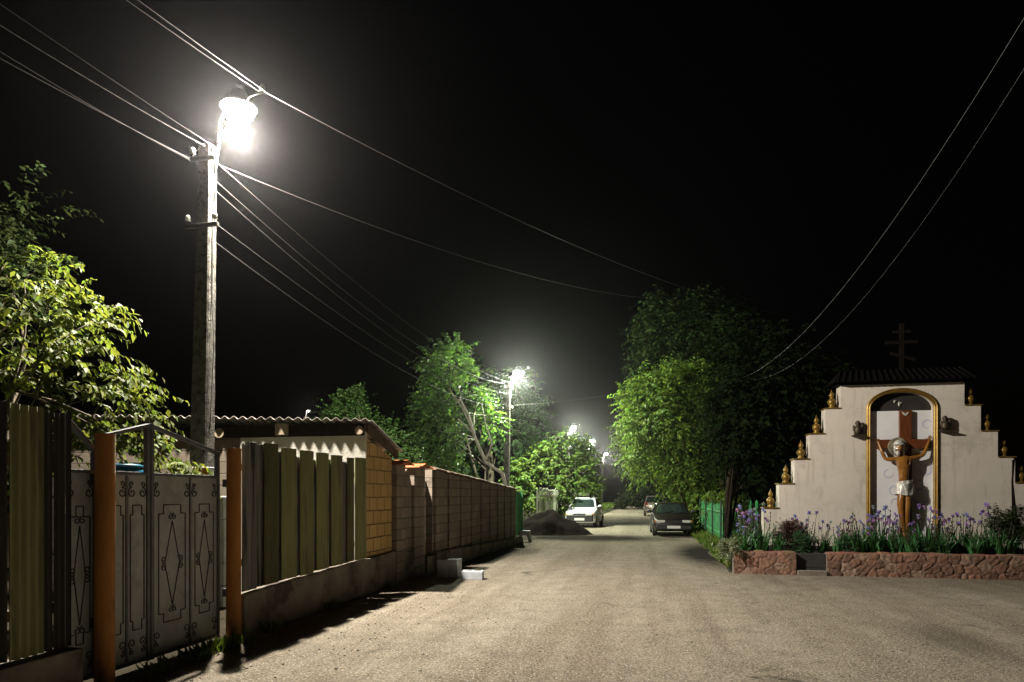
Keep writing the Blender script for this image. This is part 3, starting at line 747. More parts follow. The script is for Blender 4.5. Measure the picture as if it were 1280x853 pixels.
# ================================================================== STREET LAMPS
M['lampglass'] = emit_mat('lamp_glass', (1.0, .97, .90), 160)
M['housing'] = pm('lamp_housing', (.32, .32, .32), (.22, .22, .22), 9, .45, .3, bmp=.1)
def street_lamp(label, u, v, H, power, col, full=True, scale=1.0, bs=1.25):
    t = sthing('street_lamp', label, 'street lamp', u, v, 0, 'lit street lamps along the street')
    h = H-.22
    n = 30; vs = []
    for i in range(n+1):
        q = i/n; z = -.1+(h+.1)*q; a = .172-.07*q; b_ = .13-.035*q; ox = .15*q*scale
        for k, (x, y) in enumerate(((-a, -b_), (-a*.2, -b_), (a*.8, -b_), (a, -b_*.8), (a, b_*.8), (a*.8, b_), (-a, b_))):
            j = .008*noise.noise((x*8, y*8+z*3, z*5)) if 0 < i < n and x > .5*a else 0
            vs.append((ox+x+j, y, z))
    fs = [(i*7+k, i*7+(k+1) % 7, (i+1)*7+(k+1) % 7, (i+1)*7+k) for i in range(n) for k in range(7)]
    fs += [tuple(range(7))[::-1], tuple(n*7+k for k in range(7))]
    mb = MB(); mb.add(vs, fs); mb.build('pole', M['old_concrete'], t)
    ox = .15
    arm = MB()
    arm.tube([(ox+.10, .0, h-.55), (ox+.16, .0, h-.15), (ox+.20, .04, h+.42), (ox+.28, .07, h+.62), (ox+.40, .09, h+.70)], .024, 8)
    arm.tube([(ox+.10, 0, h-.9), (ox+.115, 0, h-.4)], .022, 8)
    arm.build('arm', M['steel'], t, smooth=True)
    hd = MB(); X0 = ox+.36; SCL = Matrix.Scale(bs, 4)
    hd.lathe([(.02, .22), (.09, .21), (.13, .12), (.20, .05), (.235, .0), (.22, -.012)][::-1], (X0+.13, .09, h+.62), 20, SCL)
    hd.tube([(X0-.06, .09, h+.70), (X0+.08, .09, h+.74)], .05*bs, 10)
    ho = hd.build('lamp_head', M['housing'], t, smooth=True)
    bo = MB(); bo.lathe([(.004, -.20), (.07, -.19), (.14, -.14), (.18, -.07), (.195, 0)], (X0+.13, .09, h+.62-.015*bs), 24, SCL)
    bo.build('lamp_bowl', M['lampglass'], ho, smooth=True)
    ld = bpy.data.lights.new('lamp_light', 'POINT'); ld.energy = power; ld.color = col; ld.shadow_soft_size = .10
    lo = bpy.data.objects.new('lamp_light', ld); COL.objects.link(lo); lo.parent = t; lo.location = (X0+.13, .09, h+.62-.34*bs)
    if full:
        br_ = MB(); br_.tube([(ox+.03, -.05, h-.35), (ox+.35, -.08, h+.2), (ox+.8, -.1, h+.66), (ox+1.05, -.1, h+.72)], .018, 8); wb = br_.build('wire_bracket', M['iron'], t, smooth=True)
        iz = MB(); iz.lathe([(.02, 0), (.045, .012), (.03, .04), (.042, .055), (.028, .09), (.01, .10)], (ox+1.03, -.1, h+.72), 12); iz.build('insulator', M['porcelain'], wb, smooth=True)
        for k, (z, w) in enumerate(((h-.28, .34), (h-1.35, .48))):
            q = z/h
            ca = MB(); xx = .15*q
            ca.box(xx-w/2-.02, xx+w/2+.08, -.19, -.135, z-.03, z+.03); co_ = ca.build('crossarm', M['iron'], t, bevel=.004)
            for s_ in ((-w/2+.02), (w/2+.02)):
                iz = MB(); iz.tube([(xx+s_, -.165, z+.02), (xx+s_, -.165, z+.10)], .011, 6)
                iz.build('pin', M['iron'], co_)
                iz = MB(); iz.lathe([(.02, 0), (.045, .012), (.03, .04), (.042, .055), (.028, .09), (.01, .10)], (xx+s_, -.165, z+.085), 12)
                iz.build('insulator', M['porcelain'], co_, smooth=True)
        cd = MB(); cd.tube([(ox+.112, -.02, h-.2), (ox+.10, -.03, h-1.3), (ox+.09, -.03, h-2.6), (ox+.14, -.05, h-3.2), (ox+.06, -.04, h-4.6)], .008, 5); cd.build('conduit', M['iron'], t)
    return t
WARM = (1.0, .93, .80); GRN = (.92, 1.0, .76)
ul, vl = UV(250, 11.12)
LAMP1 = (ul, vl)
street_lamp('tall lit street lamp on a concrete pole behind the grey double gate', ul, vl, 7.55, 9800, WARM)
u2, v2_ = UV(632, 34.4)
street_lamp('lit street lamp on the concrete pole rising behind the end of the block wall', u2, v2_, 7.5, 10500, GRN)
u3, v3 = UV(708, 61.7); street_lamp('lit street lamp showing above the walnut tree top', u3, v3, 7.5, 9500, GRN)
u4, v4 = UV(733, 76.5); street_lamp('lit street lamp just past the walnut tree, between two other lamps', u4, v4, 7.5, 6500, GRN, False)
u5, v5 = UV(752, 101); street_lamp('farthest lit street lamp on a bare pole beside the grass bank', u5, v5, 7.5, 6000, WARM, False)
u6, v6 = UV(379, 75)
t = street_lamp('tiny distant street lamp glinting over the shed roof', u6, v6, 10.6, 300, WARM, False, bs=.3)

# ================================================================== WIRES
def wire(a, b, sag, r, label, group, n=28, name='power_cable', cat='cable', twist=False):
    a, b = Vector(a), Vector(b); r *= .25
    pts = [a.lerp(b, i/n)-Vector((0, 0, 4*sag*(i/n)*(1-i/n))) for i in range(n+1)]
    mb = MB()
    if twist:
        n2 = 160
        for ph in (0, math.pi):
            pp = []
            for i in range(n2+1):
                q = i/n2; c = a.lerp(b, q)-Vector((0, 0, 4*sag*q*(1-q)))
                pp.append(c+Vector((math.cos(q*90+ph)*r*1.2, 0, math.sin(q*90+ph)*r*1.2)))
            mb.tube(pp, r, 5)
    else: mb.tube(pts, r, 6)
    return tag(mb.build(name, M['wire'], smooth=True), label, cat, group)
TOP = lambda du, dz: S(LAMP1[0]+.15+du, LAMP1[1]-.16, 7.23+dz)
T2 = lambda du, dz: S(u2+.15+du, v2_-.16, 7.28+dz)
T3 = lambda du, dz: S(u3+.15+du, v3-.16, 7.28+dz)
T4 = lambda du, dz: S(u4+.15+du, v4-.1, 7.2+dz)
L_ = 'thin overhead cable running from the tall lamp pole towards the upper left'
G_ = 'cables left of the tall lamp'
wire(TOP(-.17, -.18), P(-330, -112, 7), .05, .007, L_, G_)
wire(TOP(-.15, -.22), P(-330, -150, 7.6), .12, .007, L_, G_)
wire(TOP(.05, .02), P(-330, -185, 7.0), .10, .008, 'twisted pair cable running from the tall lamp pole to the left edge', G_, twist=True)
wire(TOP(.12, .06), P(-330, -225, 7.4), .05, .008, L_, G_)
wire(S(LAMP1[0]+1.15, LAMP1[1]-.1, 8.03), P(-160, -230, 6.2), .04, .007, L_, G_)
wire(S(LAMP1[0]+1.2, LAMP1[1]-.1, 8.06), P(-40, -160, 6.0), .03, .006, L_, G_)
L_ = 'overhead cable sagging from the tall lamp pole to the second lamp pole'; G_ = 'cables between the first two lamps'
for i, (da, db, sg) in enumerate((((.17, -.18), (.17, .0), .55), ((-.17, -.18), (-.17, .0), .75), ((.2, -1.2), (.25, -1.15), .55), ((-.2, -1.2), (-.24, -1.15), .7), ((.12, -.6), (.12, -.5), .8))):
    wire(TOP(*da), T2(*db), sg, .011, L_, G_)
wire(S(LAMP1[0]+1.2, LAMP1[1]-.1, 8.04), P(1000, 398, 24), .55, .011, 'pale overhead cable crossing the street from the tall lamp to the dark right trees', 'cables crossing the street')
wire(S(LAMP1[0]+.32, LAMP1[1]-.1, 7.0), P(905, 374, 26), .75, .011, 'pale overhead cable crossing the street from the tall lamp to the dark right trees', 'cables crossing the street')
L_ = 'overhead cable sagging from the second lamp pole to the lamp above the walnut tree'; G_ = 'cables between the second and third lamps'
for i, (da, db, sg) in enumerate((((.17, 0), (.17, 0), 1.0), ((-.17, 0), (-.17, 0), 1.3), ((.25, -1.15), (.25, -1.1), 1.2), ((-.24, -1.15), (-.24, -1.1), 1.5))):
    wire(T2(*da), T3(*db), sg, .018, L_, G_)
wire(T2(.25, -1.1), P(790, 489, 36), .1, .022, 'straight service cable leaving the second lamp pole across the street', 'cables crossing the street')
wire(T2(-.3, -1.1), P(560, 527, 33), .12, .014, 'service cable from the second lamp pole into the leaning tree', 'cables at the second lamp')
L_ = 'overhead cable between the far lamp poles'
for s_ in (-.17, .17): wire(T3(s_, 0), T4(s_, 0), .5, .02, L_, 'cables between the far lamps')
wire(S(u5+.2, v5, 7.0), P(806, 594, 112), .9, .03, 'white cable hanging from the farthest lamp pole', 'cables between the far lamps')
# right-hand bundle sweeping from the trees up over the junction
L_ = 'overhead cable sweeping from the dark right trees up over the shrine'; G_ = 'cables over the shrine'
for (a, b, sg, r) in (((914, 477, 21), (1330, -60, 7.5), 1.0, .012), ((922, 474, 21), (1345, -20, 7.5), 1.3, .007)):
    wire(P(*a), P(*b), sg, r, L_, G_)

# ================================================================== TREES
def W(px, py, d, o): 
    q = P(px, py, d)-o; return (q.x, q.y, q.z)
# near left tree
o = P(20, 0, 8.6); o.z = 0
cl = []
for (px, py, d, r) in ((20, 420, 8.4, .55), (60, 380, 8.6, .5), (95, 400, 8.9, .45), (30, 350, 8.8, .5), (70, 450, 8.3, .5), (115, 440, 8.7, .4), (10, 480, 8.2, .5), (55, 500, 8.3, .45),
                       (105, 500, 8.6, .42), (140, 480, 8.9, .3), (130, 545, 9.0, .32), (165, 560, 9.2, .28), (60, 560, 8.5, .5), (100, 570, 8.7, .4), (0, 540, 8.3, .5), (160, 505, 9.0, .22),
                       (-40, 430, 8.5, .5), (-60, 520, 8.4, .5), (120, 400, 9.0, .3), (215, 585, 9.3, .16), (185, 575, 9.2, .2)):
    cl.append((*W(px, py, d, o), r))
t = tree('fruit_tree', 'leafy young fruit tree with drooping leaves rising behind the dark corrugated fence', 'tree', o,
     [(-.4, 0, 0), (-.35, .05, 1.2), (-.2, .0, 2.2), (-.1, .05, 3.0)], .11, .05, cl, 14, 14, .13, bark='bark', nl=25, lr=.022, wr=.24, col=(.10, .135, .028), twig=.62, droop=.55, hang=1.0, centre=(-.6, -.3, 2.4), seed=4)
# taller dark tree behind it
o = P(-30, 0, 13.5); o.z = 0
cl = clumpset(W(-50, 320, 13.5, o), (2.2, 2, 1.9), 22, .7, seed=5)
tree('broad_tree', 'taller dark tree behind the near fruit tree at the left edge', 'tree', o, [(0, 0, 0), (.1, 0, 2), (0, .1, 4.5)], .2, .1, cl, 26, 12, .15, col=(.03, .046, .014), twig=.8, centre=W(-40, 330, 13.5, o), seed=6)
# shrubs behind the shed
o = P(455, 0, 19); o.z = 0
cl = [(*W(px, py, d, o), r) for (px, py, d, r) in ((420, 522, 19, .45), (445, 510, 19.5, .4), (460, 530, 19, .45), (485, 545, 18.6, .5), (505, 565, 18, .45), (440, 540, 19, .5), (470, 555, 18.6, .5), (408, 535, 19.5, .4), (520, 585, 18, .4), (447, 497, 19.6, .22), (430, 505, 19.6, .25))]
tree('shrub', 'dark green rounded shrub showing above the shed roof', 'shrub', o, [(0, 0, 0), (0, .1, 1.4), (.05, 0, 2.8)], .1, .05, cl, 60, 12, .09, col=(.05, .105, .03), twig=.4, droop=.2, hang=.4, seed=8, centre=W(460, 570, 19, o))
# leaning pale-trunk tree behind the block wall
o = P(648, 0, 31); o.z = 0
pth = [W(645, 625, 31, o), W(628, 592, 30.8, o), W(607, 578, 30.6, o), W(594, 548, 30.4, o), W(586, 520, 30.3, o), W(576, 500, 30.2, o)]
pth[0] = (pth[0][0], pth[0][1], 0)
cl = [(*W(px, py, d, o), r) for (px, py, d, r) in ((560, 480, 30, .9), (545, 505, 29.5, .9), (562, 520, 30, .6), (545, 470, 30.5, .7), (555, 545, 29.5, .9), (560, 565, 29.5, .6), (540, 575, 29, .9), (560, 595, 29, .7), (535, 560, 29.5, .7),
      (580, 470, 31, .8), (550, 445, 31, .8), (540, 515, 30, .7), (612, 525, 32.5, .5), (600, 500, 32.5, .4), (570, 440, 32, .6), (535, 540, 30, .8))]
t = tree('leaning_tree', 'bright green tree with a pale leaning trunk behind the block wall', 'tree', o, pth, .10, .04, cl, 46, 13, .19, bark='pale_bark', nl=10, lr=.03, col=(.06, .125, .03), twig=.95, droop=.4, hang=.6, seed=9, centre=W(590, 530, 31, o))
mb = MB(); mb.tube([W(607, 578, 30.6, o), W(615, 555, 30.8, o), W(607, 530, 30.8, o), W(602, 505, 31, o)], [.04, .034, .026, .015], 6)
mb.tube([W(590, 540, 30.4, o), W(570, 522, 30.3, o), W(560, 512, 30.3, o)], [.05, .035, .02], 6); mb.build('branch', M['pale_bark'], t, smooth=True)
# dark mass behind that tree
o = P(610, 0, 44); o.z = 0
cl = clumpset(W(600, 520, 44, o), (6.5, 3, 4.4), 34, 1.2, seed=12)
tree('broad_tree', 'large dim tree standing far behind the leaning tree and second lamp', 'tree', o, [(0, 0, 0), (.2, 0, 3), (0, .1, 6)], .3, .12, cl, 40, 10, .3, col=(.03, .06, .022), twig=1.1, centre=W(600, 540, 44, o), seed=13)
# walnut tree over the soil heap
o = P(690, 0, 38.5); o.z = 0
cl = [(*W(px, py, d, o), r) for (px, py, d, r) in ((700, 570, 38, 1.0), (680, 585, 37.5, .9), (720, 585, 38, .9), (660, 605, 37, .8), (734, 605, 38.5, .6), (695, 610, 37, .9), (720, 612, 37.5, .75), (670, 625, 36.8, .6), (650, 590, 37.5, .6), (710, 555, 38.5, .7),
      (735, 580, 39, .6), (685, 565, 38, .6), (645, 612, 37, .45), (700, 632, 37, .4), (728, 562, 39, .5))]
tree('walnut_tree', 'round bright walnut tree over the soil heap beside the white car', 'tree', o, [(0, 0, 0), (0, .1, 1.0), (.05, 0, 1.9)], .17, .1, cl, 42, 11, .24, col=(.07, .12, .024), twig=.9, droop=.35, hang=.75, seed=15, nl=14, wr=.3, centre=W(695, 620, 38, o))
# right-hand row
def rtree(name, label, px, d, cx, cy, r, n, cr, L, col, seed, th, twigs=44, K=11, tr=.2, extra=()):
    o = P(px, 0, d); o.z = 0
    cl = clumpset(W(cx, cy, d, o), r, n, cr, .5, seed) + [(*W(*e[:3], o), e[3]) for e in extra]
    cl = [c for c in cl if c[2] > .35]
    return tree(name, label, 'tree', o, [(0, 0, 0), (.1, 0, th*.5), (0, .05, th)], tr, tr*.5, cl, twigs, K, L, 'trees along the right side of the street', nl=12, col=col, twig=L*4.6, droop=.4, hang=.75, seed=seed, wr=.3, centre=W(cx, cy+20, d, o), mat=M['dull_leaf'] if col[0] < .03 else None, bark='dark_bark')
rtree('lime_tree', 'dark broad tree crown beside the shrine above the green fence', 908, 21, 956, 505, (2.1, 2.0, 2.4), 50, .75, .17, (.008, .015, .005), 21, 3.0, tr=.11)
rtree('lime_tree', 'brightly lit tree leaning over the road above the dark parked car', 868, 33, 860, 520, (3.2, 3, 3.4), 70, .85, .2, (.105, .18, .034), 22, 3.5,
      extra=((800, 500, 33, .8), (795, 530, 33, .8), (805, 555, 33, .8), (800, 572, 33.5, .6), (815, 480, 33, .8), (845, 600, 33, .6), (870, 605, 32, .7), (890, 625, 31, .6)))
rtree('lime_tree', 'tall tree arching over the silver car in the distance', 858, 52, 842, 520, (4.2, 4, 4.0), 54, 1.3, .3, (.10, .17, .034), 23, 5.0, tr=.25, extra=((800, 580, 52, .9), (790, 570, 53, .9), (862, 615, 50, 1.0)))
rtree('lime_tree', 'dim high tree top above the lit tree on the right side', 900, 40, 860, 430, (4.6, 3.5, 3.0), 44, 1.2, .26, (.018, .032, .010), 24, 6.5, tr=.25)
o = P(835, 0, 112); o.z = 0
cl = clumpset(W(835, 590, 112, o), (7, 4, 6), 40, 1.8, seed=31)
tree('broad_tree', 'dark trees closing the far end of the street', 'tree', o, [(0, 0, 0), (0, 0, 3), (.2, 0, 5)], .3, .15, cl, 40, 9, .5, col=(.035, .06, .018), twig=2.0, seed=32)
# hedge shrubs along the right verge
for i, (px, py, d, rr, h, n, lab) in enumerate(((912, 640, 27.5, (.7, 1.0, .9), .9, 18, 'leafy bush on the grass verge behind the dark parked car'), (880, 640, 33, (1.1, 1.5, 1.3), 1.2, 20, 'tall bush on the verge under the lit tree'),
                                       (858, 632, 44, (1.0, 2, 1.6), 1.5, 20, 'roadside bush between the dark car and the silver car'))):
    o = P(px, 0, d); o.z = 0
    cl = [c for c in clumpset((0, 0, h), rr, n, .4, .4, 40+i) if c[2] > .1]
    tree('bush', lab, 'bush', o, [(0, 0, 0), (0, .05, h*.5), (.05, 0, h)], .05, .03, cl, 34, 10, .13, group='bushes on the right verge', col=(.10, .15, .03), twig=.45, droop=.3, hang=.5, seed=50+i, centre=(0, 0, h*.4))
for i, (px, d, h, lab) in enumerate(((785, 84, 1.7, 'low dark bush at the far end of the road beside the grass bank'), (812, 88, 2.0, 'low dark bush at the far road end in the middle'), (838, 86, 2.2, 'low dark bush at the far road end under the trees'))):
    o = P(px, 0, d); o.z = 0
    cl = [c for c in clumpset((0, 0, h*.7), (1.7, 1.2, h*.6), 18, .6, .4, 60+i) if c[2] > .1]
    tree('bush', lab, 'bush', o, [(0, 0, 0), (0, .05, h*.4), (.05, 0, h*.8)], .06, .03, cl, 30, 9, .3, group='bushes at the far road end', col=(.03, .045, .016), twig=.8, seed=70+i, centre=(0, 0, .4))

# ================================================================== GREEN FENCE (right)
ug = 2.35
t = sthing('picket_fence', 'green wooden picket fence along the right verge', 'fence', ug, vX(905, ug))
n = 34
for i in range(n):
    y = .15+i*.27; h = 1.38+random.uniform(-.04, .04)
    mb = MB(); mb.prism([(y, .12), (y+.10, .12), (y+.10, h-.05), (y+.05, h), (y, h-.05)], -.02, .002, 'yzx'); mb.build('picket', M['green'], t)
mb = MB()
for z in (.4, 1.1): mb.box(-.065, -.022, 0, n*.27, z, z+.06)
mb.build('rail', M['green'], t)
for i in range(4):
    mb = MB(); mb.tube([(-.10, i*2.9, 0), (-.10, i*2.9, 1.5)], .032, 10); mb.build('post', M['dark_green'], t)
w0 = S(ug, vX(905, ug))
t = sthing('picket_fence', 'dark green fence with pale pickets behind the iris bed', 'fence', ug+.15, vX(905, ug)-.2)
for i in range(16):
    x = .16+i*.20; h = 1.5+random.uniform(-.05, .05)
    mb = MB(); mb.prism([(x, .15), (x+.085, .15), (x+.085, h-.05), (x+.042, h), (x, h-.05)], -.02, .0, 'xzy'); mb.build('picket', M['pale_picket'] if i % 5 in (1, 4) else M['green'], t)
mb = MB()
for z in (.5, 1.36): mb.box(0, 3.4, .002, .04, z, z+.045)
mb.build('rail', M['dark_green'], t)
for x in (0.05, 1.25, 2.4):
    mb = MB(); mb.tube([(x, .06, 0), (x, .06, 1.75)], .03, 10); mb.build('post', M['dark_green'], t)
# ================================================================== SHRINE
SO = Vector((9.48, 16.5, 0)); SRZ = -A
def sx(px, y=0.0):                          # pixel column -> shrine-local x on the plane local y
    k = (px-640)/F
    bx, by = SO.x + y*SA, SO.y + y*CA
    return (k*by-bx)/(CA+SA*k)
def sz(py, x, y=0.0):
    d = SO.y - x*SA + y*CA
    return CAM+(HZ-py)/F*d
t = thing('shrine', 'white stepped roadside shrine wall with gold arch behind the iris bed', 'shrine', SO, SRZ)
zt = [4.36, 3.79, 3.17, 2.55, 1.94, 1.33]
hx = [1.37, 1.72, 2.08, 2.44, 2.80, 3.16]
C0 = -.06; AH = .70; ASP = 3.76; ARI = .40
def half(sg):
    pts = [(C0, zt[0])]
    for z, x in zip(zt, hx):
        pts.append((C0+sg*x, z)) if z == zt[0] else None
        if z != zt[0]:
            pts.append((C0+sg*px_, z)); pts.append((C0+sg*x, z))
        px_ = x
    pts.append((C0+sg*hx[-1], 0)); pts.append((C0+sg*AH, 0)); pts.append((C0+sg*AH, ASP))
    for i in range(1, 13):
        a = math.pi/2*i/12
        pts.append((C0+sg*AH*math.cos(a), ASP+ARI*math.sin(a)))
    return pts
mb = MB()
for sg in (-1, 1):
    p = half(sg); mb.prism(p, 0, .40, 'xzy', skip=(len(p)-1,))
mb.build('facade', M['stucco'], t)
NB = .075
mb = MB(); mb.box(C0-AH-.02, C0+AH+.02, NB, NB+.1, .2, 3.715); mb.build('niche_panel', M['panel'], t)
mb = MB(); mb.box(C0-AH-.02, C0+AH+.02, NB+.05, NB+.15, 3.717, 4.25); lun = mb.build('lunette', M['black_paint'], t)
# painted swirls on the panel
for (cx, cy, r, a0, a1) in ((345, 452, 24, -200, 120), (314, 520, 20, -160, 130), (322, 572, 30, -200, 140), (374, 600, 16, 60, 330), (206, 545, 20, 20, 300), (212, 600, 18, -60, 200), (180, 470, 18, 90, 380), (352, 250, 18, 20, 290)):
    X, Y = 1060+cx/3.557, 460+cy/3.555
    x = sx(X, NB); z = sz(Y, x, NB); rr = r/3.557*16.4/F
    n = 28; vs = []; sw = MB()
    for i in range(n+1):
        a = R(a0+(a1-a0)*i/n); w = .014*math.sin(math.pi*min(1, (i+1)/(n+1)))+.007
        for q in (rr-w, rr+w): vs.append((x+q*math.cos(a), NB-.003, z+q*math.sin(a)))
    sw.add(vs, [(2*i, 2*i+1, 2*i+3, 2*i+2) for i in range(n)])
    sw.build('painted_swirl', M['bluewash'], t)
# dove in the lunette
mb = MB()
for (px, py, s_) in ((1124.5, 505, .045), (1118.5, 502, .03)):
    x = sx(px, NB); z = sz(py, x, NB)
    mb.sph((x, NB+.03, z), s_, 8, 6, (.6, .4, 1.3)); mb.sph((x+s_*.7, NB+.03, z+s_*.4), s_*.7, 8, 6, (1.4, .3, .5), Matrix.Rotation(R(-30), 4, 'Y'))
mb.build('dove', M['silver'], t, smooth=True)
# gold arch trim
def arch_path(h, sp, ri, z0=.15):
    pts = [(C0-h, z0), (C0-h, sp)]
    pts += [(C0-h*math.cos(math.pi*i/24), sp+ri*math.sin(math.pi*i/24)) for i in range(1, 24)]
    return pts+[(C0+h, sp), (C0+h, z0)]
tr = MB()
prof = [(-.005, .0), (-.005, -.035), (.02, -.055), (.045, -.035), (.07, -.055), (.095, -.035), (.095, 0)]
vs = []; base = [arch_path(AH+e, ASP, ARI+e) for e, _ in prof]
np_ = len(base[0]); kp = len(prof)
for i in range(np_):
    for k, (e, yy) in enumerate(prof): vs.append((base[k][i][0], yy-.002, base[k][i][1]))
fs = [(i*kp+k, i*kp+k+1, (i+1)*kp+k+1, (i+1)*kp+k) for i in range(np_-1) for k in range(kp-1)]
tr.add(vs, fs); tr.build('arch_trim', M['gold'], t)
# gold ledges and finials on the steps
fin_prof = [(.075, 0), (.08, .03), (.05, .05), (.085, .10), (.10, .16), (.075, .22), (.03, .25), (.05, .28), (.062, .32), (.045, .37), (.012, .42), (.006, .47)]
for sg in (-1, 1):
    for i in range(1, 6):
        z = zt[i]; xa, xb = C0+sg*hx[i-1], C0+sg*hx[i]
        mb = MB(); x0, x1 = sorted((xa+sg*.003, xb+sg*.03)); mb.box(x0, x1, -.03, .42, z+.002, z+.03); ld = mb.build('ledge', M['gold'], t, bevel=.006)
        if sg > 0 and i > 4: continue
        mb = MB(); mb.lathe(fin_prof, ((xa+xb)/2, .14, z+.03), 18); mb.build('finial', M['gold'], ld, smooth=True)
# roof, ridge cross
mb = MB()
mb.box(C0-1.46, C0+1.44, -.10, .50, 4.363, 4.41); mb.build('eave_board', M['dark_wood'], t, bevel=.01)
mb = MB()
vs = [(C0-1.58, -.28, 4.412), (C0+1.56, -.28, 4.412), (C0+1.56, .68, 4.412), (C0-1.58, .68, 4.412), (C0-1.35, .2, 4.74), (C0+1.33, .2, 4.74)]
mb.add(vs, [(0, 1, 5, 4), (2, 3, 4, 5), (0, 4, 3), (1, 2, 5), (3, 2, 1, 0)])
for i in range(22):
    x = C0-1.5+3.0*i/21; xt = C0-1.33+2.66*i/21; mb.tube([(x, -.285, 4.42), (xt, .17, 4.745)], .024, 6)
rf = mb.build('roof', M['roof_dark'], t)
mb = MB(); cx = sx(1127, .2)
mb.box(cx-.045, cx+.045, .16, .24, 4.70, 5.86); mb.box(cx-.36, cx+.36, .165, .235, 5.36, 5.44); mb.box(cx-.2, cx+.2, .17, .23, 5.62, 5.69)
mb.bar((cx-.26, .2, 5.14), (cx+.30, .2, 4.96), .07, .07); mb.build('ridge_cross', M['dark_wood'], rf)
# two little dark figures on brackets
for (px, py) in ((1073, 536), (1182, 530)):
    x = sx(px, -.08); z = sz(py, x, -.08)
    mb = MB(); mb.box(x-.14, x+.14, -.2, -.002, z-.185, z-.155); o1 = mb.build('bracket', M['ornament'], t, bevel=.006)
    mb = MB(); mb.lathe([(.075, -.15), (.09, -.08), (.085, 0), (.06, .06), (.035, .08), (.06, .11), (.055, .16), (.02, .19)], (x-.02, -.1, z), 14)
    mb.sph((x+.07, -.09, z+.0), .12, 10, 8, (.45, .4, 1.25), Matrix.Rotation(R(14), 4, 'Y')); mb.sph((x-.09, -.09, z-.02), .09, 10, 8, (.4, .4, 1.2), Matrix.Rotation(R(-12), 4, 'Y'))
    mb.build('cherub_figure', M['ornament'], o1, smooth=True)

# ---- crucifix
cr = thing('crucifix', 'wooden cross with a varnished figure in silver loincloth inside the gold arch', 'crucifix', SO, SRZ)
cx = sx(1131, .04)
mb = MB(); mb.box(cx-.135, cx+.135, -.03, .06, .35, sz(513, cx)); mb.build('upright', M['wood'], cr, bevel=.012)
zb0, zb1 = sz(561, cx), sz(549.5, cx)
mb = MB(); mb.box(sx(1096.5, 0), sx(1162, 0), -.045, .055, zb0, zb1); mb.build('crossbar', M['wood'], cr, bevel=.008)
mb = MB()
zz = sz(517, cx)
mb.prism([(cx-.10, zz+.06), (cx-.07, zz-.02), (cx-.03, zz-.055), (cx+.0, zz-.06), (cx+.04, zz-.03), (cx+.06, zz+.02), (cx+.045, zz+.035), (cx+.01, zz-.0), (cx-.04, zz+.01)], -.05, -.032, 'xzy')
mb.build('scroll', M['silver'], cr, bevel=.004)
# figure: one continuous body grown from a skeleton
def q8(cx_, cy_, y): 
    X, Y = 1060+cx_/3.557, 460+cy_/3.555
    x = sx(X, y); return (x, y, sz(Y, x, y))
J = {}
def jn(k, cx_, cy_, y, r):
    f = 1.24 if k in ('pelvis', 'belly', 'waist', 'ribs', 'chest', 'shL', 'shR', 'hiL', 'hiR', 'thL', 'thR', 'knL', 'knR', 'caL', 'caR') else 1.12
    J[k] = (q8(cx_, cy_, y+.03), (r[0]*f, r[1]*(f if f < 1.15 else 1.05)))
jn('pelvis', 249, 528, -.14, (.125, .10)); jn('belly', 248, 492, -.15, (.108, .085)); jn('waist', 248, 468, -.15, (.105, .085)); jn('ribs', 246, 440, -.16, (.130, .10))
jn('chest', 245, 416, -.16, (.150, .105)); jn('neck0', 240, 392, -.16, (.06, .06)); jn('neck', 234, 380, -.18, (.05, .05)); jn('head0', 229, 366, -.21, (.075, .085)); jn('head1', 227, 349, -.205, (.09, .10)); jn('head2', 229, 335, -.19, (.055, .06))
jn('chin', 223, 377, -.255, (.03, .03)); jn('nose', 223, 364, -.30, (.014, .014))
jn('shL', 214, 403, -.155, (.062, .062)); jn('arL', 186, 408, -.15, (.052, .05)); jn('elL', 165, 404, -.14, (.042, .042)); jn('foL', 152, 375, -.12, (.044, .042)); jn('wrL', 141, 347, -.075, (.03, .028)); jn('haL', 136, 334, -.055, (.034, .022))
jn('shR', 275, 402, -.155, (.062, .062)); jn('arR', 305, 398, -.15, (.052, .05)); jn('elR', 334, 388, -.13, (.042, .042)); jn('foR', 347, 362, -.11, (.044, .042)); jn('wrR', 357, 334, -.075, (.03, .028)); jn('haR', 361, 321, -.055, (.034, .022))
jn('hiL', 237, 558, -.14, (.092, .088)); jn('thL', 233, 600, -.17, (.082, .082)); jn('knL', 236, 645, -.20, (.062, .066)); jn('caL', 243, 685, -.15, (.055, .062)); jn('anL', 250, 735, -.12, (.036, .038)); jn('toL', 250, 758, -.20, (.036, .024))
jn('hiR', 264, 558, -.14, (.092, .088)); jn('thR', 265, 600, -.165, (.08, .08)); jn('knR', 262, 645, -.195, (.06, .064)); jn('caR', 261, 685, -.15, (.054, .06)); jn('anR', 258, 735, -.10, (.036, .038)); jn('toR', 259, 758, -.18, (.036, .024))
jn('peL', 226, 424, -.215, (.062, .045)); jn('peR', 264, 424, -.215, (.062, .045)); jn('sbL', 240, 505, -.20, (.04, .03)); jn('sbR', 257, 505, -.20, (.04, .03))
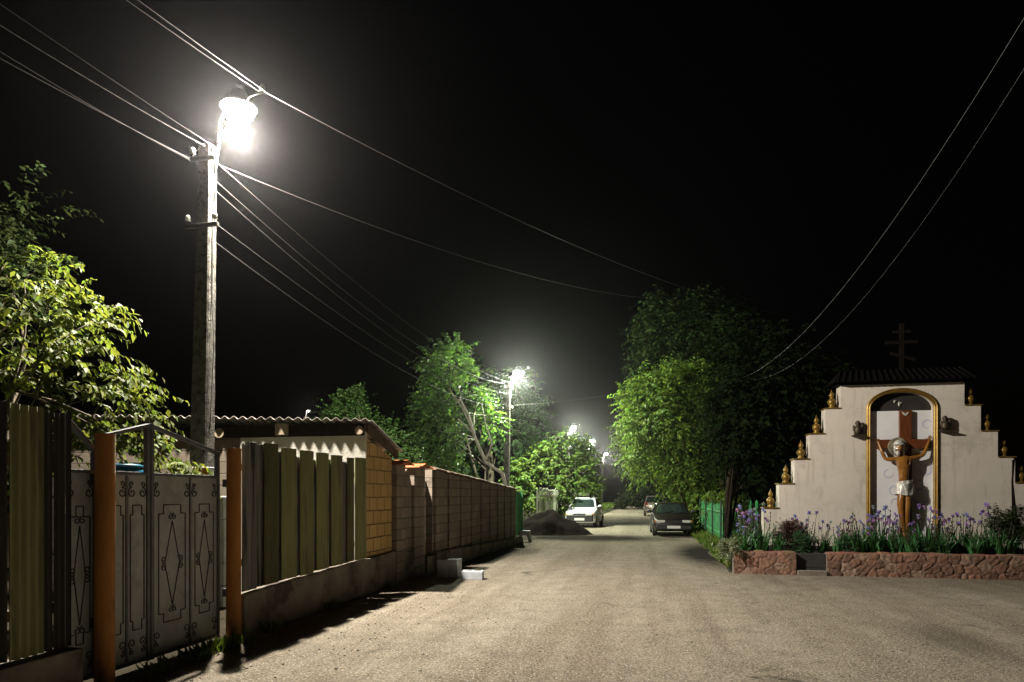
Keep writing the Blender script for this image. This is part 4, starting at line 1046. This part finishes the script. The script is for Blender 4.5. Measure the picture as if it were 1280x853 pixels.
E = [('chest', 'peL'), ('chest', 'peR'), ('belly', 'sbL'), ('belly', 'sbR'), ('pelvis', 'belly'), ('belly', 'waist'), ('waist', 'ribs'), ('ribs', 'chest'), ('chest', 'neck0'), ('neck0', 'neck'), ('neck', 'head0'), ('head0', 'head1'), ('head1', 'head2'), ('head0', 'chin'), ('head0', 'nose'),
     ('chest', 'shL'), ('shL', 'arL'), ('arL', 'elL'), ('elL', 'foL'), ('foL', 'wrL'), ('wrL', 'haL'), ('chest', 'shR'), ('shR', 'arR'), ('arR', 'elR'), ('elR', 'foR'), ('foR', 'wrR'), ('wrR', 'haR'),
     ('pelvis', 'hiL'), ('hiL', 'thL'), ('thL', 'knL'), ('knL', 'caL'), ('caL', 'anL'), ('anL', 'toL'), ('pelvis', 'hiR'), ('hiR', 'thR'), ('thR', 'knR'), ('knR', 'caR'), ('caR', 'anR'), ('anR', 'toR')]
for s_, hk, sg in (('L', 'haL', -1), ('R', 'haR', 1)):
    h = Vector(J[hk][0]); wv = Vector(J['wr'+s_][0]); up = (h-wv).normalized(); side = Vector((up.z, 0, -up.x))
    for i in range(4):
        off = (i-1.5)*.024; ln = (.07, .085, .08, .06)[i]
        a = h+side*off+up*.045; b_ = a+up*ln*.5+Vector((0, -.02, 0)); c = b_+up*ln*.3+Vector((0, -.035, 0))
        for k, q in (('a', a), ('b', b_), ('c', c)): J[f'f{s_}{i}{k}'] = (tuple(q), (.0105, .0105))
        E += [(hk, f'f{s_}{i}a'), (f'f{s_}{i}a', f'f{s_}{i}b'), (f'f{s_}{i}b', f'f{s_}{i}c')]
    a = h-side*sg*.05+up*.0; b_ = a-side*sg*.03+up*.035
    J['th'+s_+'a'] = (tuple(a), (.013, .013)); J['th'+s_+'b'] = (tuple(b_), (.0105, .0105)); E += [(hk, 'th'+s_+'a'), ('th'+s_+'a', 'th'+s_+'b')]
keys = list(J); me = bpy.data.meshes.new('figure')
me.from_pydata([J[k][0] for k in keys], [(keys.index(a), keys.index(b_)) for a, b_ in E], [])
me.materials.append(M['bronze_skin'])
fig = bpy.data.objects.new('figure', me); COL.objects.link(fig); fig.parent = cr
sk = fig.modifiers.new('skin', 'SKIN'); sk.use_smooth_shade = True; sk.branch_smoothing = .3
for i, k in enumerate(keys):
    me.skin_vertices[0].data[i].radius = J[k][1]; me.skin_vertices[0].data[i].use_root = (k == 'pelvis')
sb = fig.modifiers.new('sub', 'SUBSURF'); sb.levels = 2; sb.render_levels = 2
hd = Vector(J['head1'][0])
mb = MB(); mb.lathe([(.04, -.012), (.215, -.012), (.225, 0), (.215, .012), (.04, .012)], hd+Vector((.01, .11, .0)), 36, Matrix.Rotation(R(90), 4, 'X'))
for i in range(28):
    a = 2*math.pi*i/28; mb.tube([hd+Vector((.01+.12*math.cos(a), .094, .12*math.sin(a))), hd+Vector((.01+.205*math.cos(a), .094, .205*math.sin(a)))], .008, 5)
mb.build('halo', M['halo'], fig, smooth=False)
hr = MB()
for (dx, dy, dz, r, sc_) in ((0, .03, .05, .115, (1, 1, .95)), (-.085, .0, -.05, .05, (.8, .9, 2.0)), (.09, .01, -.05, .055, (.8, .9, 2.1)), (.10, .02, -.14, .045, (.8, .9, 1.7)), (-.08, .0, -.14, .035, (.8, .9, 1.4))):
    hr.sph(hd+Vector((dx, dy, dz)), r, 14, 10, sc_)
hr.build('hair', M['silver'], fig, smooth=True)
mb = MB(); ch = Vector(J['chin'][0]); mb.sph(ch+Vector((0, .0, -.015)), .05, 12, 8, (1, .75, 1.25)); mb.sph(ch+Vector((0, -.03, .035)), .03, 10, 6, (1.4, .5, .4)); mb.build('beard', M['silver'], fig, smooth=True)
mb = MB()
nz = Vector(J['nose'][0])
for s_ in (-1, 1): mb.tube([nz+Vector((s_*.015, .012, .028)), nz+Vector((s_*.04, .012, .03)), nz+Vector((s_*.062, .03, .022))], [.006, .009, .005], 6)
mb.build('brow', M['silver'], fig, smooth=True)
# crown of thorns
mb = MB(); pp = [hd+Vector((.108*math.cos(a), -.005+.118*math.sin(a), .045+.012*math.sin(5*a))) for a in [2*math.pi*i/30 for i in range(31)]]; mb.tube(pp, .014, 6)
mb.build('thorn_crown', M['silver'], fig, smooth=True)
# loincloth with folds
pv = Vector(q8(251, 530, -.11)); n = 56; rows = 9; vs = []; 
for j in range(rows):
    q = j/(rows-1); z = pv.z+.155-.33*q
    for i in range(n):
        a = 2*math.pi*i/n
        f = 1+.055*math.sin(9*a+3*q)+.035*math.sin(17*a-5*q)
        rx, ry = (.178+.03*q)*f, (.128+.02*q)*f
        vs.append((pv.x+.003+rx*math.cos(a), pv.y+ry*math.sin(a), z+.03*math.sin(a*2+1)*q+.02*math.cos(a)))
fs = [(j*n+i, j*n+(i+1) % n, (j+1)*n+(i+1) % n, (j+1)*n+i) for j in range(rows-1) for i in range(n)]
mb = MB(); mb.add(vs, fs)
for k in range(5): mb.tube([(pv.x-.13+.02*k, pv.y-.10-.005*k, pv.z+.13-.035*k), (pv.x, pv.y-.155, pv.z+.05-.04*k), (pv.x+.14, pv.y-.10, pv.z+.13-.06*k)], [.012, .016, .010], 6)
mb.build('loincloth', M['silver'], fig, smooth=True)

# ---- flower bed
BY = -2.93
def bed_wall(name, label, x0, x1, h, seed, bulge=.022):
    t = thing(name, label, 'stone wall', SO, SRZ)
    g = random.Random(seed); L = x1-x0
    seeds = []; y = 0
    nx = int(L/.21); rows = 3
    for r_ in range(rows):
        for i in range(nx+1):
            seeds.append((x0+(i+.5*(r_ % 2)+g.uniform(-.38, .38))*L/nx, (r_+.5+g.uniform(-.4, .4))*h/rows, g.uniform(.0, 1), g.uniform(.5, 1.2)))
    sa = np.array([(s_[0], s_[1]) for s_ in seeds])
    st = .016; NX = int(L/st); NZ = int(h/st)
    mb = MB(); vs = []; cs = []
    for k in range(NZ+1):
        for i in range(NX+1):
            x = x0+L*i/NX; z = h*k/NZ
            wx, wz = x+.03*noise.noise((x*9, z*9, seed)), z+.03*noise.noise((x*9, z*9, seed+5))
            dd = np.hypot((sa[:, 0]-wx)*.85, sa[:, 1]-wz); o2 = np.argsort(dd)[:2]
            e = dd[o2[1]]-dd[o2[0]]; s_ = seeds[o2[0]]
            up = min(1, e/.022)
            y = BY-bulge*(up**.5)*(.7+.45*s_[2])-.012*noise.noise((x*14, z*14, seed))-(.0 if k < NZ else -.012)
            if up > .45:
                c = (.22*s_[3]+.06, .10*s_[3]+.045, .06*s_[3]+.033) if s_[2] > .2 else (.34, .22, .155)
            else: c = (.17, .11, .082)
            vs.append((x, y, z-.03)); cs.append(c)
    fs = [(k*(NX+1)+i, k*(NX+1)+i+1, (k+1)*(NX+1)+i+1, (k+1)*(NX+1)+i) for k in range(NZ) for i in range(NX)]
    mb.add(vs, fs); mb.c = cs; mb.build('stone_face', M['stone'], t, smooth=True)
    mb = MB(); mb.cur = (.2, .15, .12); mb.box(x0, x1, BY+.012, BY+.26, -.03, h-.045)
    for i in range(int(L/.2)):
        x = x0+.02+i*.2; mb.box(x, min(x1, x+.19), BY-.01+g.uniform(-.01, .01), BY+.25, h-.045, h-.03+g.uniform(0, .02), col=(g.uniform(.22, .36), g.uniform(.12, .18), .10), j=.006)
    mb.build('core', M['stone'], t)
    # returned end
    return t
xa, xb, xc = sx(917, BY), sx(995, BY), sx(1034, BY)
bed_wall('stone_planter_wall', 'short pinkish rubble stone bed wall before the green fence', xa, xb, .50, 3)
bed_wall('stone_planter_wall', 'long pinkish rubble stone bed wall running to the right edge before the shrine', xc, 3.4, .50, 9, .028)
t = thing('step', 'dark stone step set between the two rubble bed walls', 'step', SO, SRZ)
mb = MB(); mb.box(xb+.01, xc-.01, BY+.10, BY+.9, -.02, .44); mb.build('riser', M['slab'], t, bevel=.01)
mb = MB(); mb.box(xb+.02, xc-.02, BY-.10, BY+.095, -.02, .10); mb.build('tread', M['plinth'], t, bevel=.012)
mb = MB(); mb.box(xa+.02, 3.4, BY+.27, -.06, -.02, .42)
o_ = mb.build('bed_soil', M['soil']); o_.location = SO; o_.rotation_euler = (0, 0, SRZ); tag(o_, kind='structure')

# ---- irises
def blade_strip(mb, base, az, h, lean, w, col):
    n = 6; d = Vector((math.cos(az), math.sin(az), 0)); s_ = Vector((-math.sin(az+.6), math.cos(az+.6), 0)); vs = []
    for i in range(n+1):
        q = i/n; p = Vector(base)+d*(lean*h*q*q)+Vector((0, 0, h*(q-.18*lean*q*q)))
        ww = w*(1-q**2.2)*.5+.0012
        vs += [p+s_*ww, p-s_*ww]
    mb.add(vs, [(2*i, 2*i+1, 2*i+3, 2*i+2) for i in range(n)], col)
def iris_flower(mb, c, s_, g):
    pc = (.22*g.uniform(.7, 1.4), .17*g.uniform(.7, 1.4), .38*g.uniform(.7, 1.3))
    for k in range(6):
        a = k*math.pi/3+g.uniform(-.2, .2); d = Vector((math.cos(a), math.sin(a), 0)); sd = Vector((-math.sin(a), math.cos(a), 0)); vs = []
        for i in range(5):
            q = i/4
            if k % 2: p = c+d*(s_*.5*math.sin(q*2.4))+Vector((0, 0, s_*1.0*q))
            else: p = c+d*(s_*.9*q)+Vector((0, 0, s_*(.35*math.sin(q*2.2)-1.0*q*q)))
            w = s_*.42*math.sin(math.pi*min(.97, q*.85+.12))
            vs += [p+sd*w, p-sd*w]
        mb.add(vs, [(2*i, 2*i+1, 2*i+3, 2*i+2) for i in range(4)], tuple(x*(1.15 if k % 2 else .8) for x in pc))
def iris(seed, nf, leafy=True):
    g = random.Random(seed)
    t = thing('iris_plant', '', 'iris', (0, 0, 0))
    mb = MB()
    for i in range(26 if leafy else 10):
        k = g.uniform(.7, 1.3); a = g.uniform(0, 6.28); r = g.uniform(0, .13)
        blade_strip(mb, (r*math.cos(a), r*math.sin(a), 0), a+g.uniform(-.7, .7), g.uniform(.32, .62), g.uniform(.05, .6), g.uniform(.03, .05), (.05*k, .15*k, .05*k))
    mb.build('leaves', M['blade'], t)
    st = MB(); flw = []
    for i in range(nf):
        a = g.uniform(0, 6.28); r = g.uniform(0, .14); h = g.uniform(.66, .98)
        b0 = Vector((r*math.cos(a), r*math.sin(a), 0)); b1 = b0+Vector((g.uniform(-.07, .07), g.uniform(-.07, .07), h))
        st.tube([b0, b0.lerp(b1, .5)+Vector((.01, 0, 0)), b1], .006, 5, col=(.06, .10, .04)); flw.append(b1)
        if g.random() < .6:
            q = b0.lerp(b1, .72)+Vector((g.uniform(-.06, .06), g.uniform(-.06, .06), .04)); st.tube([b0.lerp(b1, .62), q], .005, 5, col=(.06, .10, .04)); flw.append(q)
    for i in range(5):
        a = g.uniform(0, 6.28); r = g.uniform(0, .18); h = g.uniform(.45, .8); b0 = Vector((r*math.cos(a), r*math.sin(a), 0))
        b1 = b0+Vector((g.uniform(-.09, .09), g.uniform(-.09, .09), h))
        st.tube([b0, b1], .0045, 4, col=(.05, .055, .03))
        for j in range(4): st.sph(b0.lerp(b1, .7+.1*j)+Vector((g.uniform(-.015, .015), 0, 0)), .012, 5, 4, (1, 1, 2), col=(.05, .045, .03))
    st.build('stems', M['blade'], t, smooth=True)
    for p in flw[:9]:
        fm = MB(); iris_flower(fm, p, g.uniform(.05, .075), g); fm.build('flower', M['petal'], t, smooth=True)
    return t
protos = [iris(1, 4), iris(2, 3), iris(3, 5), iris(4, 0), iris(5, 2)]
def bed_pt(px, y): return SO + Matrix.Rotation(SRZ, 3, 'Z') @ Vector((sx(px, y), y, .42))
spots = []
for px, y, k in ((935, -2.2, 0), (945, -2.5, 2), (955, -2.1, 1), (927, -2.45, 2), (968, -2.4, 3), (940, -1.7, 1), (1010, -2.2, 2), (1000, -1.6, 0), (1028, -1.9, 1), (1052, -2.3, 2), (1060, -1.8, 0), (1072, -2.4, 2), (1085, -2.1, 0), (1092, -2.55, 2), (1100, -1.7, 1), (1108, -2.3, 0), (1120, -2.55, 4),
                 (1118, -1.4, 3), (1138, -2.45, 4), (1150, -2.2, 3), (1163, -2.5, 4), (1175, -2.0, 2), (1185, -2.4, 0), (1195, -1.8, 2), (1205, -2.3, 1), (1216, -2.0, 0), (1226, -2.45, 2), (1238, -2.1, 4), (1248, -2.5, 3), (1050, -2.6, 3), (1075, -2.62, 3), (1140, -2.62, 3), (1180, -2.6, 3), (1215, -2.6, 3), (1262, -2.5, 3), (950, -2.62, 3), (975, -2.6, 3), (930, -2.62, 3), (1155, -1.2, 4), (1090, -1.1, 3), (1128, -2.0, 4), (1270, -2.3, 3)):
    spots.append((px, y, k))
LBL = {True: 'purple flowering iris clump with sword leaves in the stone bed before the shrine', False: 'flowerless iris clump of green sword leaves at the edge of the stone bed'}
used = set()
for px, y, k in spots:
    if px > 1140 and k in (0, 2) and random.random() < .6: k = 4
    o_ = protos[k] if k not in used else copy_tree(protos[k]); used.add(k)
    o_.location = bed_pt(px+random.uniform(-3, 3), y); o_.rotation_euler = (random.uniform(-.12, .12), random.uniform(-.12, .12), random.uniform(0, 6.28)); s_ = random.uniform(.72, 1.18); o_.scale = (s_, s_, s_)
    o_['label'] = LBL[k != 3]; o_['group'] = 'flowering irises in the bed' if k != 3 else 'flowerless irises in the bed'
# ---- shrubs in the bed
def bed_shrub(lab, px, y, r, n, L, col, seed, h=None, twigs=30, K=9):
    o = bed_pt(px, y); h = h or r[2]*.9
    cl = [c for c in clumpset((0, 0, h), r, n, .14, .4, seed) if c[2] > .02]
    tree('shrub', lab, 'shrub', o, [(0, 0, -.02), (0, .01, h*.5), (.02, 0, h)], .02, .012, cl, twigs, K, L, group='shrubs in the flower bed', col=col, twig=L*3, droop=.2, hang=.3, seed=seed, centre=(0, 0, h*.3), lr=.008)
bed_shrub('low rounded green shrub beside the dark stone step', 1005, -2.55, (.26, .22, .24), 18, .035, (.045, .10, .045), 91)
bed_shrub('purple brown leaved shrub above the stone step', 990, -2.0, (.50, .3, .30), 22, .05, (.065, .03, .028), 92, h=.42)
bed_shrub('small rounded green shrub at the foot of the arch', 1062, -2.6, (.22, .2, .22), 16, .035, (.035, .09, .04), 93)
bed_shrub('small dark clipped shrub right of the crucifix foot', 1165, -2.45, (.3, .2, .22), 16, .035, (.035, .075, .03), 94)
bed_shrub('tall dark rose bush at the right end of the bed', 1262, -2.2, (.46, .4, .52), 30, .055, (.03, .05, .02), 95, h=.62, twigs=26)
bed_shrub('sparse white flowering weed at the left corner of the stone bed', 912, -2.9, (.22, .2, .3), 12, .045, (.20, .24, .16), 96, h=.1)
for (px, top, lab) in ((1262, (1268, 572), 'thin dark stake leaning to the upper right in the rose bush'), (1270, (1266, 575), 'thin upright dark stake behind the rose bush')):
    b0 = bed_pt(px, -1.9); e = P(top[0], top[1], b0.y)
    mb = MB(); mb.tube([b0-b0, (e-b0)*.4+Vector((.03, 0, 0)), (e-b0)*.75+Vector((-.02, 0, 0)), e-b0], [.022, .02, .018, .013], 7)
    o_ = mb.build('stake', M['dark_wood'], smooth=True); o_.location = b0; tag(o_, lab, 'stake')
# ================================================================== CARS
M['glass'] = flat('car_glass', (.02, .03, .03), .08, 0, .6)
M['tyre'] = pm('tyre_rubber', (.025, .025, .025), (.018, .018, .018), 10, .85, bmp=.2)
M['rim'] = flat('wheel_rim', (.35, .35, .36), .35, .7)
M['trim'] = flat('black_trim', (.02, .02, .022), .6)
M['lens'] = flat('head_lamp_lens', (.62, .62, .60), .12, 0, .8)
M['amber'] = flat('amber_lens', (.55, .22, .04), .2)
M['red'] = flat('red_lens', (.35, .02, .02), .2)
M['numberplate'] = flat('number_plate', (.72, .72, .70), .5)
def car(name, label, cat, u, v, rz, paint, kind):
    t = thing(name, label, cat, S(u, v), RZ+rz)
    suv = kind == 'suv'
    zs = 1.22 if suv else (1.12 if kind == 'white' else 1.0); ws = 1.06 if suv else 1.0
    st = [(-2.0, .30, .56, .60), (-1.95, .24, .68, .72), (-1.75, .21, .75, .78), (-1.3, .2, .83, .80), (-.98, .2, .90, .81), (0, .2, .93, .82), (1.0, .2, .94, .81), (1.6, .22, .93, .77), (1.9, .26, .88, .72), (1.98, .36, .70, .66)]
    vs = []; fs = []
    for (y, z0, z1, hw) in st:
        z0, z1, hw = z0*zs, z1*zs, hw*ws; zm = z0+(z1-z0)*.55
        for (x, z) in ((-hw*.93, z0), (-hw*1.0, z0+.10), (-hw*1.02, zm), (-hw*.96, z1-.04), (-hw*.86, z1), (0, z1+.03), (hw*.86, z1), (hw*.96, z1-.04), (hw*1.02, zm), (hw*1.0, z0+.10), (hw*.93, z0)):
            vs.append((x, y, z))
    k = 11
    for i in range(len(st)-1):
        for j in range(k): fs.append((i*k+j, i*k+(j+1) % k, (i+1)*k+(j+1) % k, (i+1)*k+j))
    fs += [tuple(range(k)), tuple((len(st)-1)*k+j for j in range(k))]
    mb = MB(); mb.add(vs, fs); mb.build('body', paint, t, smooth=True).modifiers.new('e', 'EDGE_SPLIT').split_angle = R(48)
    # greenhouse
    zb_, zr = .90*zs, {'suv': 1.66, 'white': 1.56}.get(kind, 1.36)
    yb0, yb1, yt0, yt1 = (-1.10, 1.85, -.50, 1.5) if kind == 'white' else (-1.02, 1.80, -.28, 1.32) if kind != 'sedan' else (-.95, 1.45, -.22, .85)
    hb, ht = .74*ws, .57*ws
    ring = lambda q, y0, y1, hw, z: [(-hw, y0+.10*q, z), (-hw*.6, y0, z), (hw*.6, y0, z), (hw, y0+.10*q, z), (hw, y1-.08*q, z), (hw*.6, y1, z), (-hw*.6, y1, z), (-hw, y1-.08*q, z)]
    lv = [ring(1, yb0, yb1, hb, zb_), ring(1, yb0+(yt0-yb0)*.85, yb1+(yt1-yb1)*.85, hb+(ht-hb)*.8, zb_+(zr-zb_)*.85), ring(1, yt0+.02, yt1-.02, ht, zr-.025), ring(1, yt0+.22, yt1-.2, ht*.8, zr)]
    vs = [p for l in lv for p in l]; fs = [(i*8+j, i*8+(j+1) % 8, (i+1)*8+(j+1) % 8, (i+1)*8+j) for i in range(3) for j in range(8)]+[tuple(24+j for j in range(8))]
    mb = MB(); mb.add(vs, fs); mb.build('cabin', paint, t, smooth=True).modifiers.new('e', 'EDGE_SPLIT').split_angle = R(40)
    lo_, up_ = lv[0], lv[1]
    def pane(a, b_, nm, ins=.07, bot=.10, top=.96, out=.012):
        A0, B0, A1, B1 = Vector(lo_[a]), Vector(lo_[b_]), Vector(up_[a]), Vector(up_[b_])
        p = lambda s_, q: (A0.lerp(B0, s_)).lerp(A1.lerp(B1, s_), q)
        nrm = (B0-A0).cross(A1-A0).normalized(); c = (A0+B1)/2
        if nrm.dot(c-Vector((0, .4, 1.0))) < 0: nrm = -nrm
        v4 = [p(ins, bot), p(1-ins, bot), p(1-ins*1.4, top), p(ins*1.4, top)]
        vs = [q+nrm*out for q in v4]+[q-nrm*.004 for q in v4]
        MB().add(vs, [(0, 1, 2, 3), (4, 7, 6, 5), (0, 4, 5, 1), (1, 5, 6, 2), (2, 6, 7, 3), (3, 7, 4, 0)]).build(nm, M['glass'], t)
    for nm, ids in (('windscreen', (0, 1, 2, 3)), ('rear_window', (4, 5, 6, 7))):
        A0, B0, A1, B1 = [Vector(q) for q in (lo_[ids[0]], lo_[ids[3]], up_[ids[0]], up_[ids[3]])]
        off = Vector((0, -.10 if nm == 'windscreen' else .09, .03)); mbp = MB()
        m0, m1, n0, n1 = [Vector(q) for q in (lo_[ids[1]], lo_[ids[2]], up_[ids[1]], up_[ids[2]])]
        rowb = [A0.lerp(B0, .05), m0.lerp(m1, .0), m0.lerp(m1, 1), A0.lerp(B0, .95)]; rowt = [A1.lerp(B1, .06), n0, n1, A1.lerp(B1, .94)]
        o3 = Vector((0, -.014 if nm == 'windscreen' else .014, .006))
        rb = [a.lerp(b_, .08)+o3 for a, b_ in zip(rowb, rowt)]; rt = [a.lerp(b_, .97)+o3 for a, b_ in zip(rowb, rowt)]
        mbp.add(rb+rt, [(0, 1, 5, 4), (1, 2, 6, 5), (2, 3, 7, 6)]); o_ = mbp.build(nm, M['glass'], t)
        sd = o_.modifiers.new('s', 'SOLIDIFY'); sd.thickness = .006; sd.offset = 0
    # side windows: two per side
    for (a, b_) in ((3, 4), (7, 0)):
        A0, B0, A1, B1 = [Vector(q) for q in (lo_[a], lo_[b_], up_[a], up_[b_])]
        for (s0, s1) in ((.06, .50), (.54, .95)):
            p = lambda s_, q: (A0.lerp(B0, s_)).lerp(A1.lerp(B1, s_), q)
            v4 = [p(s0, .1), p(s1, .1), p(s1, .95), p(s0, .95)]; sg = 1 if A0.x > 0 else -1
            vs = [q+Vector((sg*.012, 0, .003)) for q in v4]+[q-Vector((sg*.004, 0, 0)) for q in v4]
            MB().add(vs, [(0, 1, 2, 3), (4, 7, 6, 5), (0, 4, 5, 1), (1, 5, 6, 2), (2, 6, 7, 3), (3, 7, 4, 0)]).build('side_window', M['glass'], t)
    wr_ = .29*(1.15 if suv else 1)
    for sg in (-1, 1):
        for y in (-1.25, 1.25):
            w = MB(); x = sg*.72*ws
            Mx = Matrix.Rotation(R(90), 4, 'Y')
            w.lathe([(wr_*.6, -.09), (wr_*.92, -.095), (wr_, -.06), (wr_, .06), (wr_*.92, .095), (wr_*.6, .09)], (x, y, wr_), 24, Mx); wo = w.build('wheel', M['tyre'], t, smooth=True)
            w = MB(); w.lathe([(wr_*.2, -.02), (wr_*.58, .0), (wr_*.6, .012), (wr_*.1, .02)], (x+sg*.09, y, wr_), 20, Mx); w.build('rim', M['rim'], wo, smooth=True)
            ar = MB(); ar.tube([(sg*.80*ws, y+(wr_+.05)*math.cos(math.pi*i/10), wr_+(wr_+.05)*math.sin(math.pi*i/10)) for i in range(11)], .03, 6); ar.build('wheel_arch', M['trim'], t, smooth=True)
        mr = MB(); mr.sph((sg*(.90*ws), -.72, zb_+.10), .085, 10, 8, (1.15, .6, .8)); mr.bar((sg*.74*ws, -.74, zb_+.04), (sg*.86*ws, -.72, zb_+.09), .04, .04); mr.build('mirror', M['trim'] if kind != 'white' else paint, t, smooth=True)
        hl = MB(); hl.box(sg*.50*ws-.17, sg*.50*ws+.17, -2.0 if kind != 'white' else -2.075, -1.86, .555*zs, .67*zs); hl.build('headlight', M['lens'], t, bevel=.035, seg=3)
        ind = MB(); ind.box(sg*.70*ws-.045, sg*.70*ws+.04, -1.955, -1.8, .565*zs, .665*zs); ind.build('indicator', M['amber'], t, bevel=.02)
        tl = MB(); tl.box(sg*.62*ws-.10, sg*.62*ws+.10, 1.88, 1.975, .70*zs, .90*zs); tl.build('tail_light', M['red'], t, bevel=.025)
    bp = MB(); bp.box(-.70*ws, .70*ws, -2.06, -1.90, .28*zs, (.60 if kind == 'white' else .46)*zs); bp.build('front_bumper', M['trim'], t, bevel=.05, seg=3)
    bp = MB(); bp.box(-.70*ws, .70*ws, 1.90, 2.05, .34*zs, .52*zs); bp.build('rear_bumper', M['trim'] if not suv else paint, t, bevel=.05, seg=3)
    gr = MB(); gr.box(-.31, .31, -2.005, -1.96, .56*zs, .66*zs)
    for i in range(4): gr.box(-.30, .30, -2.013, -2.004, (.57+.022*i)*zs, (.578+.022*i)*zs)
    gr.build('grille', M['trim'], t)
    lp = MB(); lp.box(-.26, .26, -2.072, -2.058, .34*zs, .45*zs); lp.build('number_plate', M['numberplate'], t)
    lp = MB(); lp.box(-.26, .26, 1.985, 2.0, .60*zs, .71*zs); lp.build('number_plate', M['numberplate'], t)
    wp = MB()
    for s_ in (-.3, .25): wp.bar((s_, yb0+.02, zb_+.05), (s_+.38, yb0+.16, zb_+.13), .014, .014)
    wp.build('wipers', M['trim'], t)
    if suv:
        for sg in (-1, 1):
            rr = MB(); rr.tube([(sg*.52, -.1, zr), (sg*.52, 0, zr+.05), (sg*.52, 1.1, zr+.05), (sg*.52, 1.2, zr)], .016, 6); rr.build('roof_rail', M['trim'], t, smooth=True)
    return t
PW = flat('white_car_paint', (.62, .65, .72), .25, 0, .5, .8)
PD = flat('dark_car_paint', (.010, .006, .006), .35, 0, .3, .08)
PS = flat('silver_car_paint', (.30, .24, .22), .3, .5, .5, .8)
u, v = UV(731, 37.0); car('parked_car', 'white hatchback parked facing this way beside the soil heap', 'car', u, v+.2, R(-3), PW, 'white')
u, v = UV(838, 29.4); car('parked_car', 'dark saloon parked facing this way on the right verge', 'car', u, v, R(2), PD, 'sedan')
u, v = UV(818, 57); car('parked_car', 'silver estate car seen from behind beyond the dark saloon', 'car', u, v, R(180), PS, 'suv')

m = bpy.data.materials.new('glow_volume'); m.use_nodes = True; nt = m.node_tree; nt.nodes.clear()
out = nt.nodes.new('ShaderNodeOutputMaterial'); pv_ = nt.nodes.new('ShaderNodeVolumePrincipled')
pv_.inputs['Color'].default_value = (.9, .88, .92, 1); pv_.inputs['Density'].default_value = GLOW_DENSITY; pv_.inputs['Anisotropy'].default_value = .94
nt.links.new(pv_.outputs[0], out.inputs['Volume'])
mb = MB(); mb.box(-165, 205, -65, 245, -1.6, 26); tag(mb.build('lamp_glow_haze', m), kind='stuff')  # thin volume added only to give the lamps a halo

# ================================================================== SKY, CAMERA, RENDER
w = bpy.data.worlds.new('World'); SC.world = w; w.use_nodes = True
nt = w.node_tree; bg = nt.nodes['Background']
sky = nt.nodes.new('ShaderNodeTexSky'); sky.sky_type = 'NISHITA'; sky.sun_disc = False
sky.sun_elevation = R(-4); sky.sun_rotation = R(120)
nt.links.new(sky.outputs[0], bg.inputs[0]); bg.inputs[1].default_value = .02
cam = bpy.data.cameras.new('camera'); co_ = bpy.data.objects.new('camera', cam); COL.objects.link(co_)
cam.sensor_width = 36; cam.lens = 24; cam.shift_y = (HZ-426.5)/1280; cam.clip_end = 600; cam.clip_start = .05
co_.location = (0, 0, CAM); co_.rotation_euler = (R(90), 0, 0); SC.camera = co_
SC.render.engine = 'CYCLES'
cy = SC.cycles
cy.use_denoising = True
try: cy.denoiser = 'OPENIMAGEDENOISE'
except Exception: pass
cy.max_bounces = 6; cy.diffuse_bounces = 3; cy.glossy_bounces = 3; cy.transmission_bounces = 4; cy.volume_bounces = 0
cy.sample_clamp_indirect = 3.0; cy.use_light_tree = True; cy.caustics_reflective = False; cy.caustics_refractive = False
vs_ = SC.view_settings; vs_.view_transform = 'Standard'; vs_.look = 'None'; vs_.exposure = 0; vs_.gamma = 1
